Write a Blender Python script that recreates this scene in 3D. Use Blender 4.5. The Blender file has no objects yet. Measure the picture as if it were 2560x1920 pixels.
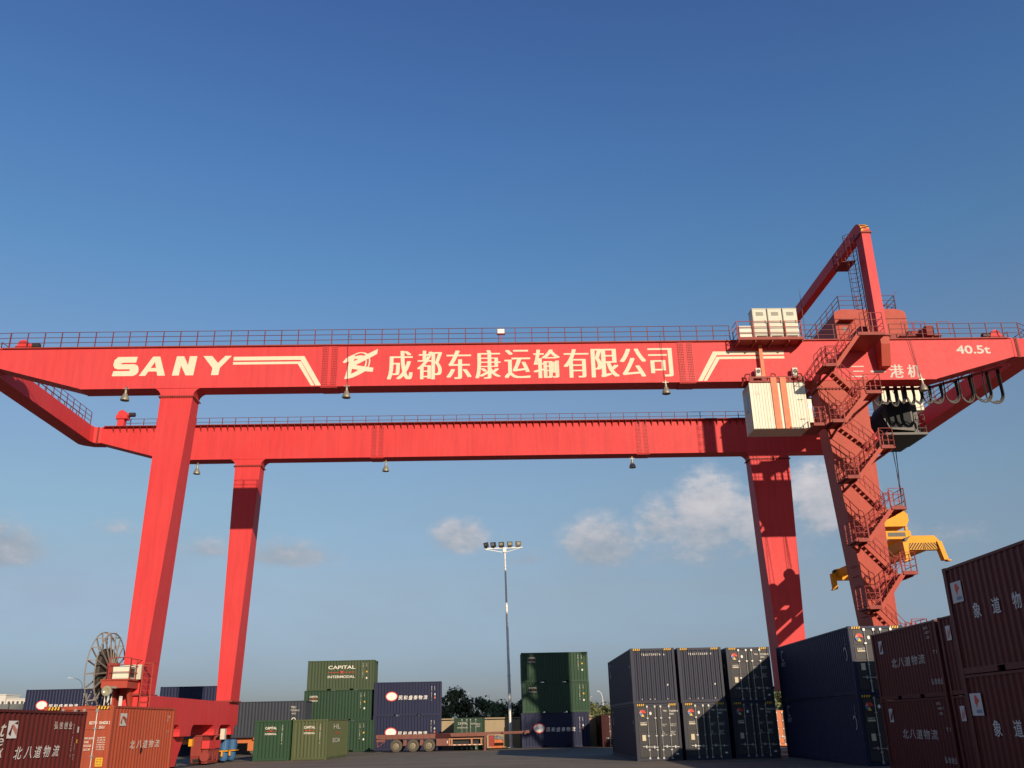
import bpy, bmesh, math, random
from math import sin, cos, pi, radians, atan2, sqrt
from mathutils import Vector, Matrix
random.seed(7)
scene = bpy.context.scene
COL = scene.collection

# ------------------------------------------------------------------ camera
PITCH, ROLL, EYE, FPX = 0.3588071, 0.0217619, 1.9946, 2267.0
cam_d = bpy.data.cameras.new("camera")
cam = bpy.data.objects.new("camera", cam_d)
COL.objects.link(cam)
cam_d.sensor_width = 36.0
cam_d.lens = FPX / 2560 * 36
cam_d.clip_end = 6000
cam_d.clip_start = 0.1
cam.matrix_world = Matrix.Translation((0, 0, EYE)) @ Matrix.Rotation(pi / 2 + PITCH, 4, 'X') @ Matrix.Rotation(-ROLL, 4, 'Z')
scene.camera = cam

# ------------------------------------------------------------------ light, sky
SUN_TRAVEL = Vector((-0.470, 0.987, -0.345)).normalized()
SUN_EL = math.asin(-SUN_TRAVEL.z)
SUN_AZ = atan2(-SUN_TRAVEL.x, -SUN_TRAVEL.y)      # clockwise from +Y
sun_d = bpy.data.lights.new("sun", 'SUN')
sun_d.energy = 4.8
sun_d.angle = radians(0.5)
sun_d.color = (1.0, 0.81, 0.61)
sun = bpy.data.objects.new("sun", sun_d)
COL.objects.link(sun)
sun.location = (30, -40, 60)
sun.rotation_euler = SUN_TRAVEL.to_track_quat('-Z', 'Y').to_euler()

world = bpy.data.worlds.new("World")
scene.world = world
world.use_nodes = True
wn = world.node_tree
wn.nodes.clear()


class NT:
    """short helper for wiring node trees"""
    def __init__(self, nt): self.nt = nt
    def n(self, t, **k):
        o = self.nt.nodes.new(t)
        for a, v in k.items(): setattr(o, a, v)
        return o
    def l(self, a, b): self.nt.links.new(a, b)
    def val(self, v, sock):
        if hasattr(v, 'is_output') or hasattr(v, 'links'): self.l(v, sock)
        else: sock.default_value = v
    def m(self, op, a, b=None, c=None, clamp=False):
        o = self.n('ShaderNodeMath', operation=op, use_clamp=clamp)
        for i, v in enumerate((a, b, c)):
            if v is not None: self.val(v, o.inputs[i])
        return o.outputs[0]
    def mix(self, f, a, b, blend='MIX'):
        o = self.n('ShaderNodeMix', data_type='RGBA', blend_type=blend)
        self.val(f, o.inputs[0]); self.val(a, o.inputs[6]); self.val(b, o.inputs[7])
        return o.outputs[2]
    def ramp(self, f, stops):
        o = self.n('ShaderNodeValToRGB')
        e = o.color_ramp.elements
        while len(e) < len(stops): e.new(0.5)
        for k, (p, c) in zip(e, stops):
            k.position = p
            k.color = (c, c, c, 1) if not hasattr(c, '__len__') else (*c[:3], 1)
        self.val(f, o.inputs[0])
        return o.outputs[0]
    def noise(self, vec, scale, detail=4, rough=0.55):
        o = self.n('ShaderNodeTexNoise')
        o.inputs['Scale'].default_value = scale
        o.inputs['Detail'].default_value = detail
        o.inputs['Roughness'].default_value = rough
        if vec is not None: self.l(vec, o.inputs['Vector'])
        return o.outputs[0]
    def mapping(self, vec, scale=(1, 1, 1), loc=(0, 0, 0)):
        o = self.n('ShaderNodeMapping')
        o.inputs['Scale'].default_value = scale
        o.inputs['Location'].default_value = loc
        self.l(vec, o.inputs['Vector'])
        return o.outputs[0]


w = NT(wn)
out = w.n('ShaderNodeOutputWorld')
bg = w.n('ShaderNodeBackground')
w.l(bg.outputs[0], out.inputs[0])
sky = w.n('ShaderNodeTexSky', sky_type='NISHITA', sun_disc=False)
sky.sun_elevation = SUN_EL
sky.sun_rotation = SUN_AZ
sky.altitude = 300
sky.air_density = 1.0
sky.dust_density = 1.6
sky.ozone_density = 2.2
# clouds: low banks of cumulus far away, placed by compass bearing and elevation
tc = w.n('ShaderNodeTexCoord')
sep = w.n('ShaderNodeSeparateXYZ')
w.l(tc.outputs['Generated'], sep.inputs[0])
az = w.m('MULTIPLY', w.m('ARCTAN2', sep.outputs[0], sep.outputs[1]), 180 / pi)
el = w.m('MULTIPLY', w.m('ARCSINE', sep.outputs[2]), 180 / pi)
BANKS = [(-30.2, 9.6, 2.2, 1.3, 1.1), (-24.0, 11.0, 1.5, .6, .45), (-18.8, 10.0, 1.7, .7, .6), (-14.2, 9.8, 2.6, .9, .8),
         (-3.6, 10.9, 1.6, 1.1, 1.0), (0.6, 9.6, 1.5, .6, .55), (5.4, 10.2, 2.1, 1.5, 1.1), (9.2, 11.3, 1.5, 1.5, 1.0),
         (12.0, 11.5, 2.0, 2.4, 1.25), (15.0, 10.9, 2.0, 1.8, 1.0), (19.2, 11.9, 2.1, 2.2, 1.15), (23.2, 9.5, 3.4, 1.0, .6), (13.0, 9.7, 7.5, 1.5, .46)]
acc = None
for a0, e0, sa, se, st in BANKS:
    dx = w.m('MULTIPLY', w.m('SUBTRACT', az, a0), 1 / sa)
    dy = w.m('MULTIPLY', w.m('SUBTRACT', el, e0), 1 / se)
    dy = w.m('MAXIMUM', dy, w.m('MULTIPLY', dy, -1.5))     # flatter bases than tops
    dd = w.m('ADD', w.m('MULTIPLY', dx, dx), w.m('MULTIPLY', dy, dy))
    g_ = w.m('MULTIPLY', w.m('EXPONENT', w.m('MULTIPLY', dd, -0.8)), st)
    acc = g_ if acc is None else w.m('MAXIMUM', acc, g_)
cv = w.mapping(tc.outputs['Generated'], (1, 1, 1.7))
cn = w.noise(cv, 21, 9, .6)
cn2 = w.noise(cv, 55, 5, .6)
puff = w.m('ADD', w.m('MULTIPLY', w.m('SUBTRACT', cn, .5), 2.0), w.m('MULTIPLY', w.m('SUBTRACT', cn2, .5), 1.3))
dens = w.m('MULTIPLY', w.m('ADD', acc, w.m('MULTIPLY', puff, w.m('ADD', w.m('MULTIPLY', acc, .9), .1))), 1.0)
cmask = w.ramp(dens, [(.17, 0), (.38, .32), (.56, .82), (.9, 1)])
# soft veil below the banks
veil = w.m('MULTIPLY', w.ramp(w.noise(w.mapping(tc.outputs['Generated'], (1, 1, 3)), 5, 5, .6), [(.35, 0), (.75, 1)]),
           w.m('MULTIPLY', w.ramp(w.m('MULTIPLY', el, 1 / 45), [(.0, 1), (.2, .8), (.42, 0)]), .28))
huesat = w.n('ShaderNodeHueSaturation')
huesat.inputs['Saturation'].default_value = 1.0
huesat.inputs['Value'].default_value = 1.0
tint = w.ramp(w.m('MULTIPLY', el, 1 / 90), [(.0, (.63, .67, .92)), (.033, (.65, .70, .95)), (.086, (.96, .88, .90)), (.148, (1.13, 1.12, 1.07)), (.213, (1.25, 1.23, 1.23)),
                                            (.30, (.96, 1.30, 1.46)), (.381, (.84, 1.22, 1.58)), (.482, (.75, 1.04, 1.54)), (.62, (.42, .60, .92)), (1, (.24, .36, .58))])
clear = w.mix(1.0, sky.outputs[0], tint, 'MULTIPLY')
clear = w.mix(1.0, clear, (3.8, 4.7, 6.2, 1), 'DARKEN')     # bright sky near the sun capped to keep the fill light down
# the sky behind the viewer is dimmed on purpose, for weaker fill light
back = w.ramp(w.m('MULTIPLY', w.m('ABSOLUTE', az), 1 / 180), [(.27, 1), (.5, 1), (1, .92)])
clear = w.mix(1.0, clear, back, 'MULTIPLY')
w.l(clear, huesat.inputs['Color'])
lit = w.ramp(w.m('ADD', w.m('MULTIPLY', puff, .55), w.m('MULTIPLY', w.m('SUBTRACT', el, 8.6), .16)), [(.0, (3.1, 3.65, 4.35)), (.25, (3.8, 4.25, 4.9)), (.6, (5.3, 5.3, 5.7)), (1, (6.4, 6.2, 6.4))])
c1 = w.mix(veil, huesat.outputs[0], (2.7, 2.85, 3.25, 1))
c2 = w.mix(w.m('MULTIPLY', cmask, .95), c1, lit)
w.l(c2, bg.inputs[0])
bg.inputs[1].default_value = 0.10

scene.view_settings.view_transform = 'Standard'
scene.view_settings.look = 'None'
scene.view_settings.exposure = 0.0
scene.view_settings.gamma = 1.0

# ------------------------------------------------------------------ mesh helpers
class MB:
    def __init__(self): self.v = []; self.f = []; self.k = None
    def second(self): self.k = len(self.f); return self      # faces added from here on use material 2
    def add(self, vs, fs):
        b = len(self.v)
        self.v += [tuple(q) for q in vs]
        self.f += [tuple(i + b for i in fc) for fc in fs]
        return self
    def box(self, x0, x1, y0, y1, z0, z1):
        return self.add([(x0, y0, z0), (x1, y0, z0), (x1, y1, z0), (x0, y1, z0), (x0, y0, z1), (x1, y0, z1), (x1, y1, z1), (x0, y1, z1)],
                        [(0, 3, 2, 1), (4, 5, 6, 7), (0, 1, 5, 4), (1, 2, 6, 5), (2, 3, 7, 6), (3, 0, 4, 7)])
    def hexa(self, b, t):
        return self.add(list(b) + list(t), [(0, 3, 2, 1), (4, 5, 6, 7), (0, 1, 5, 4), (1, 2, 6, 5), (2, 3, 7, 6), (3, 0, 4, 7)])
    def prism(self, poly, a0, a1, axis='y'):
        """poly of (u,v): axis y -> (x,z), axis x -> (y,z), axis z -> (x,y)"""
        mk = {'y': lambda u, v, a: (u, a, v), 'x': lambda u, v, a: (a, u, v), 'z': lambda u, v, a: (u, v, a)}[axis]
        n = len(poly)
        vs = [mk(u, v, a0) for u, v in poly] + [mk(u, v, a1) for u, v in poly]
        fs = [tuple(range(n)), tuple(range(2 * n - 1, n - 1, -1))] + [(i, i + n, (i + 1) % n + n, (i + 1) % n) for i in range(n)]
        return self.add(vs, fs)
    def tube(self, p0, p1, r, n=6, r1=None):
        p0, p1 = Vector(p0), Vector(p1)
        d = (p1 - p0)
        if d.length < 1e-6: return self
        q = d.to_track_quat('Z', 'Y')
        r1 = r if r1 is None else r1
        vs = []
        for p, rr in ((p0, r), (p1, r1)):
            for i in range(n):
                a = 2 * pi * i / n
                vs.append(p + q @ Vector((cos(a) * rr, sin(a) * rr, 0)))
        fs = [(i, (i + 1) % n, (i + 1) % n + n, i + n) for i in range(n)] + [tuple(range(n - 1, -1, -1)), tuple(range(n, 2 * n))]
        return self.add(vs, fs)
    def path(self, pts, r, n=6):
        for a, b in zip(pts, pts[1:]): self.tube(a, b, r, n)
        return self
    def bar(self, p0, p1, wd, ht, up=(0, 0, 1)):
        """rectangular bar between two points; wd across, ht along up"""
        p0, p1 = Vector(p0), Vector(p1)
        d = (p1 - p0).normalized(); u = Vector(up)
        s = d.cross(u)
        if s.length < 1e-5: s = d.cross(Vector((0, 1, 0)))
        s.normalize(); t = s.cross(d).normalized()
        q = [(-1, -1), (1, -1), (1, 1), (-1, 1)]
        return self.hexa([p0 + s * (a * wd / 2) + t * (b * ht / 2) for a, b in q][::1], [p1 + s * (a * wd / 2) + t * (b * ht / 2) for a, b in q])
    def lathe(self, prof, c, axis='z', n=16):
        """prof of (r, h) revolved about axis through c"""
        mk = {'z': lambda r, h, a: (c[0] + r * cos(a), c[1] + r * sin(a), c[2] + h),
              'x': lambda r, h, a: (c[0] + h, c[1] + r * cos(a), c[2] + r * sin(a)),
              'y': lambda r, h, a: (c[0] + r * cos(a), c[1] + h, c[2] + r * sin(a))}[axis]
        m = len(prof)
        vs = [mk(r, h, 2 * pi * i / n) for i in range(n) for r, h in prof]
        fs = [(i * m + j, ((i + 1) % n) * m + j, ((i + 1) % n) * m + j + 1, i * m + j + 1) for i in range(n) for j in range(m - 1)]
        return self.add(vs, fs)
    def mesh(self, name, mats, smooth=False):
        me = bpy.data.meshes.new(name)
        me.from_pydata(self.v, [], self.f)
        bm = bmesh.new(); bm.from_mesh(me)
        bmesh.ops.recalc_face_normals(bm, faces=bm.faces)
        bm.to_mesh(me); bm.free()
        for mt in (mats if isinstance(mats, (list, tuple)) else [mats]): me.materials.append(mt)
        if self.k is not None:
            for p in me.polygons: p.material_index = 1 if p.index >= self.k else 0
        if smooth:
            for p in me.polygons: p.use_smooth = True
            me.set_sharp_from_angle(angle=radians(35))
        me.update()
        return me
    def build(self, name, mat, parent=None, smooth=False):
        return put(name, self.mesh(name, mat, smooth), parent)


def put(name, me, parent=None, mtx=None):
    o = bpy.data.objects.new(name, me)
    COL.objects.link(o)
    if parent is not None: o.parent = parent
    if mtx is not None: o.matrix_local = mtx
    return o


def thing(name, label, cat, loc=(0, 0, 0), rz=0.0, group=None):
    o = bpy.data.objects.new(name, None)
    COL.objects.link(o)
    o.empty_display_size = 0.5
    o.location = loc; o.rotation_euler = (0, 0, rz)
    return tag(o, label, cat, group)


def tag(o, label=None, cat=None, group=None, kind=None):
    if label: o['label'] = label
    if cat: o['category'] = cat
    if group: o['group'] = group
    if kind: o['kind'] = kind
    return o


# ------------------------------------------------------------------ materials
def paint(name, col, rough=.5, fade=None, fade_amt=.5, streak=.35, rust=0.0, rust_col=(.09, .035, .018), dirt=.35, metallic=0, spec=.4, scale=1.0, bump=.02):
    m = bpy.data.materials.new(name); m.use_nodes = True
    t = NT(m.node_tree)
    b = m.node_tree.nodes['Principled BSDF']
    co = t.n('ShaderNodeTexCoord').outputs['Object']
    fade = fade or tuple(min(1, c * 1.35 + .03) for c in col)
    big = t.ramp(t.noise(co, .35 * scale, 5, .6), [(.35, 0), (.7, 1)])
    base = t.mix(t.m('MULTIPLY', big, fade_amt), (*col, 1), (*fade, 1))
    st = t.ramp(t.noise(t.mapping(co, (2.6 * scale, 2.6 * scale, .16 * scale)), 1.6, 5, .65), [(.42, 0), (.72, 1)])
    base = t.mix(t.m('MULTIPLY', st, streak), base, (*[min(1, c * .62 + .012) for c in col], 1))
    st2 = t.ramp(t.noise(t.mapping(co, (1.7 * scale, 1.7 * scale, .1 * scale), (7, 3, 1)), 1.3, 4, .6), [(.5, 0), (.75, 1)])
    base = t.mix(t.m('MULTIPLY', st2, streak * .7), base, (*fade, 1))
    fine = t.ramp(t.noise(co, 3.1 * scale, 9, .62), [(.42, 0), (.85, 1)])
    base = t.mix(t.m('MULTIPLY', fine, dirt), base, (*[c * .7 + .02 for c in col], 1))
    if rust > 0:
        rm = t.ramp(t.noise(co, 2.2 * scale, 9, .72), [(.66 - .12 * rust, 0), (.72 - .1 * rust, 1)])
        base = t.mix(t.m('MULTIPLY', rm, min(1, rust)), base, (*rust_col, 1))
    t.l(base, b.inputs['Base Color'])
    rr = t.m('ADD', t.m('MULTIPLY', fine, .07), rough)
    t.l(rr, b.inputs['Roughness'])
    b.inputs['Metallic'].default_value = metallic
    b.inputs['Specular IOR Level'].default_value = spec
    if bump:
        bp = t.n('ShaderNodeBump'); bp.inputs['Strength'].default_value = .04; bp.inputs['Distance'].default_value = bump
        t.l(t.noise(co, 1.1 * scale, 5, .5), bp.inputs['Height'])
        t.l(bp.outputs[0], b.inputs['Normal'])
    return m


def flat(name, col, rough=.6, metallic=0, emit=None, spec=.4, vary=.25):
    m = bpy.data.materials.new(name); m.use_nodes = True
    t = NT(m.node_tree)
    b = m.node_tree.nodes['Principled BSDF']
    co = t.n('ShaderNodeTexCoord').outputs['Object']
    n = t.ramp(t.noise(co, 3, 6, .65), [(.3, 0), (.75, 1)])
    t.l(t.mix(t.m('MULTIPLY', n, vary), (*col, 1), (*[c * .55 for c in col], 1)), b.inputs['Base Color'])
    b.inputs['Roughness'].default_value = rough
    b.inputs['Metallic'].default_value = metallic
    b.inputs['Specular IOR Level'].default_value = spec
    return m


M = {}
M['red'] = paint('crane_red_paint', (.66, .050, .052), fade=(.70, .076, .076), streak=.46, rust=.2, dirt=.1, spec=.15)
M['red_front'] = paint('crane_red_paint_sunbleached', (.66, .060, .064), fade=(.70, .082, .084), streak=.48, rust=.22, dirt=.06, fade_amt=.6, spec=.15)
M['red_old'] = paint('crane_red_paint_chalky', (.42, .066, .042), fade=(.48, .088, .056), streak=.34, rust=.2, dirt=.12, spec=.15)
M['red_dark'] = paint('oxide_red_steel', (.27, .045, .035), fade=(.38, .08, .06), rust=.6, streak=.4, spec=.15)
M['rail'] = paint('railing_red_paint', (.33, .05, .045), fade=(.42, .085, .07), rust=.4, spec=.15)
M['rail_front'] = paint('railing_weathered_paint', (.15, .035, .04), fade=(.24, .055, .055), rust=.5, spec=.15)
M['yellow'] = paint('spreader_yellow_paint', (.74, .335, .006), fade=(.76, .36, .012), rust=.2, streak=.2, dirt=.15, spec=.2)
M['cream'] = paint('cream_white_sheet', (.74, .70, .54), fade=(.8, .77, .64), streak=.3, rust=.05, rust_col=(.3, .2, .1), dirt=.2)
M['cream_grey'] = paint('cream_grey_cabinet', (.58, .57, .45), fade=(.63, .62, .5), streak=.18, dirt=.12)
M['white'] = flat('white_lettering_paint', (.80, .77, .66), .6, vary=.12)
M['white_worn'] = flat('worn_white_lettering', (.66, .63, .56), .7, vary=.55)
M['cream_letter'] = flat('cream_sign_lettering', (.80, .69, .50), .65, vary=.2)
M['orange'] = paint('orange_strap_paint', (.66, .14, .035), fade=(.7, .18, .06), streak=.2, rust=.1)
M['black'] = flat('black_rubber', (.012, .012, .013), .6, vary=.2)
M['dark'] = flat('dark_grey_steel', (.045, .045, .045), .5, .3)
M['grey'] = flat('galvanised_steel', (.42, .43, .42), .42, .55)
M['pole'] = flat('pale_grey_pole_paint', (.82, .83, .78), .6, vary=.1, spec=.25)
M['reel'] = paint('reel_grey_steel', (.25, .23, .20), fade=(.33, .31, .27), rust=.45, rough=.6)
M['cable'] = flat('black_cable', (.018, .017, .016), .55)
M['drum'] = flat('wound_cable_dark', (.055, .045, .035), .7)
M['brown'] = paint('brown_shackle_paint', (.24, .11, .09), fade=(.3, .15, .12), rust=.4)
M['bolt'] = paint('bolt_head_red', (.40, .035, .035))  # darker red: rust and the small shadows round the heads, in the colour
M['dull_glass'] = flat('unlit_cab_glass', (.02, .024, .03), .5, spec=.08, vary=.05)
M['glass'] = flat('dark_window_glass', (.02, .025, .03), .08, spec=.8, vary=.05)
M['lampglass'] = flat('lamp_glass', (.34, .31, .20), .12, spec=.7, vary=.3)
M['lamp'] = flat('lamp_reflector_metal', (.32, .30, .23), .45, .4)
M['amber'] = flat('amber_plastic', (.82, .36, .02), .35)
M['blue_motor'] = paint('blue_motor_paint', (.035, .12, .26), fade=(.06, .17, .33), rust=.15)
M['navy'] = paint('container_navy_paint', (.014, .019, .056), fade=(.02, .026, .066), streak=.42, rust=0.30, dirt=.2, spec=.25)
M['slate'] = paint('container_slate_paint', (.023, .027, .048), fade=(.030, .034, .058), streak=.42, rust=0.30, dirt=.2, spec=.3)
M['slate_door'] = paint('container_slate_door_paint', (.036, .037, .042), fade=(.045, .046, .050), streak=.42, rust=0.30, dirt=.16, spec=.3)
M['bluegrey'] = paint('container_bluegrey_paint', (.034, .042, .058), fade=(.046, .054, .07), streak=.42, rust=0.30, spec=.3)
M['green'] = paint('container_green_paint', (.018, .060, .029), fade=(.03, .078, .04), streak=.42, rust=0.30, spec=.3)
M['green_dark'] = paint('container_deep_green_paint', (.016, .050, .025), fade=(.025, .066, .034), streak=.42, rust=0.30, spec=.3)
M['olive'] = paint('container_olive_paint', (.078, .10, .043), fade=(.10, .12, .058), streak=.42, rust=0.32, spec=.3)
M['olive_old'] = paint('container_faded_green_paint', (.045, .075, .036), fade=(.075, .095, .05), streak=.4, rust=.5, spec=.3)
M['maroon'] = paint('container_maroon_paint', (.105, .016, .013), fade=(.13, .024, .02), streak=.42, rust=0.30, dirt=.25, spec=.25)
M['orange_box'] = paint('container_rust_orange_paint', (.36, .066, .03), fade=(.41, .095, .048), streak=.42, rust=0.37, dirt=.25, spec=.3)
M['orange_lit'] = paint('container_orange_paint', (.55, .15, .04), fade=(.6, .2, .06), streak=.2, rust=.1)
M['crimson'] = paint('container_crimson_shaded', (.04, .005, .006), fade=(.055, .008, .009), streak=.25, rust=.1, spec=.2)  # darkened crimson: shade on the container by the wall put into the colour
M['trailer'] = paint('trailer_rust_red_paint', (.17, .052, .036), fade=(.27, .12, .09), streak=.3, rust=.9, rust_col=(.12, .075, .05))
M['guard'] = paint('side_guard_worn_paint', (.42, .17, .09), fade=(.5, .3, .16), rust=.5)
M['tyre'] = flat('dusty_tyre_rubber', (.10, .088, .068), .85, vary=.5)
M['rim'] = paint('dusty_wheel_rim', (.22, .19, .13), fade=(.3, .26, .18), rust=.4)
M['hazard_y'] = flat('hazard_yellow', (.78, .45, .04), .5)
M['logo_red'] = flat('logo_red', (.72, .05, .03), .5)
M['logo_blue'] = flat('logo_blue', (.08, .22, .5), .5)
M['logo_yellow'] = flat('logo_yellow', (.8, .55, .1), .5)
M['logo_white'] = flat('logo_white', (.86, .84, .78), .5, vary=.08)
M['pink'] = flat('faded_pink_ink', (.6, .25, .2), .6)
M['sticker'] = flat('grey_white_sticker', (.62, .62, .58), .5, vary=.15)
M['tan'] = flat('tan_placard', (.62, .55, .38), .6)
M['concrete'] = paint('concrete_wall_panels', (.37, .295, .185), fade=(.43, .35, .23), streak=.35, rust=0, dirt=.3, rough=.8)
M['tarp'] = flat('crumpled_grey_tarp', (.22, .22, .22), .7)
M['bldg'] = flat('white_building_render', (.62, .60, .54), .8, vary=.15)
M['fence'] = paint('dull_grey_fence_sheet', (.13, .14, .14), streak=.3)
M['window'] = flat('building_window', (.08, .09, .1), .2, spec=.7)
M['bark'] = flat('tree_bark', (.075, .055, .04), .9)


def leafmat(name, c):
    m = bpy.data.materials.new(name); m.use_nodes = True
    t = NT(m.node_tree); b = m.node_tree.nodes['Principled BSDF']
    gi = t.n('ShaderNodeNewGeometry').outputs['Random Per Island']
    col = t.mix(gi, (*[k * .6 for k in c], 1), (*[min(1, k * 1.6) for k in c], 1))
    t.l(col, b.inputs['Base Color'])
    b.inputs['Roughness'].default_value = .6
    b.inputs['Specular IOR Level'].default_value = .25
    return m


M['leaf'] = leafmat('foliage_dark_green', (.11, .125, .05))
M['leaf_yellow'] = leafmat('foliage_yellow_green', (.15, .15, .035))
M['leaf_dry'] = leafmat('foliage_grey_green', (.115, .12, .065))

# ground: worn concrete and asphalt yard
gm = bpy.data.materials.new('worn_yard_concrete'); gm.use_nodes = True
t = NT(gm.node_tree); b = gm.node_tree.nodes['Principled BSDF']
co = t.n('ShaderNodeTexCoord').outputs['Object']
n1 = t.ramp(t.noise(co, .06, 6, .6), [(.35, 0), (.68, 1)])
n2 = t.ramp(t.noise(t.mapping(co, (1, .22, 1)), .35, 6, .65), [(.38, 0), (.7, 1)])
n3 = t.noise(co, 6, 8, .75)
n4 = t.ramp(t.noise(t.mapping(co, (.12, 1.2, 1), (3, 1, 0)), .5, 5, .6), [(.55, 0), (.68, 1)])
c = t.mix(n1, (.105, .089, .066, 1), (.185, .160, .118, 1))
c = t.mix(t.m('MULTIPLY', n2, .6), c, (.070, .061, .047, 1))
c = t.mix(t.m('MULTIPLY', n4, .6), c, (.036, .033, .028, 1))
n5 = t.ramp(t.noise(t.mapping(co, (.05, .5, 1), (9, 4, 0)), .9, 6, .6), [(.5, 0), (.62, 1)])
c = t.mix(t.m('MULTIPLY', n5, .5), c, (.24, .208, .155, 1))
c = t.mix(t.m('MULTIPLY', n3, .3), c, (.22, .192, .145, 1))
t.l(c, b.inputs['Base Color']); b.inputs['Roughness'].default_value = .85
bp = t.n('ShaderNodeBump'); bp.inputs['Strength'].default_value = .5; bp.inputs['Distance'].default_value = .03
t.l(n3, bp.inputs['Height']); t.l(bp.outputs[0], b.inputs['Normal'])
gmb = MB().add([(-3000, -3000, 0), (3000, -3000, 0), (3000, 3000, 0), (-3000, 3000, 0)], [(0, 1, 2, 3)])
tag(gmb.build('ground', gm), kind='structure')

# ------------------------------------------------------------------ lettering
_txt = {}
def text_mesh(s, size, mat, bold=0.0, shear=0.0, heavy=0.0, depth=.006, align='LEFT', width=None, sx=1.0):
    """flat lettering in local XZ (facing -Y), origin at baseline; heavy thickens upright strokes only"""
    key = (s, size, mat.name, bold, shear, heavy, align, width, sx)
    if key in _txt: return _txt[key]
    cu = bpy.data.curves.new('lettering', 'FONT')
    cu.body = s; cu.size = size; cu.offset = bold * size; cu.shear = shear; cu.resolution_u = 3
    cu.align_x = align; cu.extrude = 0
    o = bpy.data.objects.new('lettering_tmp', cu); COL.objects.link(o)
    dg = bpy.context.evaluated_depsgraph_get()
    me = bpy.data.meshes.new_from_object(o.evaluated_get(dg))
    bpy.data.objects.remove(o); bpy.data.curves.remove(cu)
    vs = [(v.co.x, v.co.y) for v in me.vertices]
    fs = [tuple(p.vertices) for p in me.polygons]
    bpy.data.meshes.remove(me)
    mb = MB()
    if heavy:
        for k, dx in enumerate((-heavy * size, 0, heavy * size)):
            mb.add([(x + dx, -.0015 * k, y) for x, y in vs], fs)
    else:
        mb.add([(x, 0, y) for x, y in vs], fs)
    if width and mb.v:
        xs = [v[0] for v in mb.v]; k = width / (max(xs) - min(xs)); x0 = min(xs)
        mb.v = [((v[0] - x0) * k, v[1], v[2]) for v in mb.v]
    if sx != 1.0: mb.v = [(v[0] * sx, v[1], v[2]) for v in mb.v]
    me = bpy.data.meshes.new('lettering')
    me.from_pydata(mb.v, [], mb.f); me.materials.append(mat)
    bm = bmesh.new(); bm.from_mesh(me)
    for f in bm.faces:
        if f.normal.y > 0: f.normal_flip()
    bm.to_mesh(me); bm.free()
    _txt[key] = me
    return me


def fit_text(me, x0, x1, z0, z1):
    """copy of a lettering mesh stretched into a rectangle"""
    m = me.copy()
    xs = [v.co.x for v in m.vertices]; zs = [v.co.z for v in m.vertices]
    ax, bx, az_, bz = min(xs), max(xs), min(zs), max(zs)
    for v in m.vertices:
        v.co.x = x0 + (v.co.x - ax) / max(1e-6, bx - ax) * (x1 - x0)
        v.co.z = z0 + (v.co.z - az_) / max(1e-6, bz - az_) * (z1 - z0)
    return m


def polys_mesh(name, polys, mat, y=0.0):
    mb = MB()
    for k, p in enumerate(polys):
        mb.add([(u, y - .0008 * k, v) for u, v in p], [tuple(range(len(p)))])
    me = bpy.data.meshes.new(name); me.from_pydata(mb.v, [], mb.f)
    for mt in (mat if isinstance(mat, (list, tuple)) else [mat]): me.materials.append(mt)
    bm = bmesh.new(); bm.from_mesh(me)
    for f in bm.faces:
        if f.normal.y > 0: f.normal_flip()
    bm.to_mesh(me); bm.free()
    return me


def disc_poly(cx, cz, rx, rz, n=24, wob=0):
    return [(cx + rx * cos(2 * pi * i / n) * (1 + wob * random.uniform(-1, 1)), cz + rz * sin(2 * pi * i / n) * (1 + wob * random.uniform(-1, 1))) for i in range(n)]


# =================================================================== THE GANTRY CRANE
CR_LOC, CR_YAW = (0.0928, 50.3208, 0), 0.028
crane = thing('gantry_crane', 'huge red gantry crane with two girders and zigzag stairs, spanning the container yard', 'crane', CR_LOC, CR_YAW)
ZB, ZT, D, GW = 20.88, 23.435, 15.18, 1.16
KX, TX, TZ = 25.4, 30.45, 22.27


def girder(y0, mat, name='main_girder'):
    poly = [(-TX, ZT), (-TX, TZ), (-KX, ZB), (KX, ZB), (TX, TZ), (TX, ZT)]
    mb = MB().prism(poly, y0, y0 + GW)
    # flange lips, proud of the webs
    mb.prism([(-TX, ZT + .05), (-TX, ZT + .004), (TX, ZT + .004), (TX, ZT + .05)], y0 - .07, y0 + GW + .07)
    mb.prism([(-KX, ZB - .004), (-KX, ZB - .035), (KX, ZB - .035), (KX, ZB - .004)], y0 - .03, y0 + GW + .03)
    for k in range(-9, 10):
        if abs(k * 3.05) < KX - .5: mb.box(k * 3.05 + .6, k * 3.05 + .625, y0 - .004, y0 - .001, ZB + .02, ZT - .02)
    return mb.build(name, mat, crane)


gf = girder(0, M['red_front'])
gr = girder(D, M['red'])


def splice(g, y0, xc, mat):
    mb = MB().box(xc - .47, xc + .47, y0 - .022, y0 - .002, ZB + .03, ZT - .03)
    mb.box(xc - .5, xc + .5, y0 + .02, y0 + GW - .02, ZB - .085, ZB - .037)
    mb.second()
    for cx_ in (-.40, -.31, -.22, -.13, .13, .22, .31, .40):
        for k in range(22):
            z = ZB + .11 + k * (ZT - ZB - .22) / 21
            mb.tube((xc + cx_, y0 - .02, z), (xc + cx_, y0 - .065, z), .031, 6)
    return mb.build('splice_plate', [mat, M['bolt']], g)


for xc in (-10.9, 10.4): splice(gf, 0, xc, M['red_front'])
for xc in (-9.85, 10.1): splice(gr, D, xc, M['red'])
# walkway bracket teeth under the rear girder's front lip
mb = MB().box(-TX + .2, TX - .2, D - .30, D - .075, ZT + .01, ZT + .06)
k = -29.6
while k < 29.7:
    mb.prism([(D - .26, ZT), (D - .01, ZT), (D - .01, ZT - .42)], k - .02, k + .02, 'x'); k += .5
mb.build('walkway_edge', M['red_dark'], gr)
mb = MB().box(-TX + .2, TX - .2, -.12, -.075, ZT + .005, ZT + .075)
mb.build('toe_board', M['red_dark'], gf)

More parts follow.
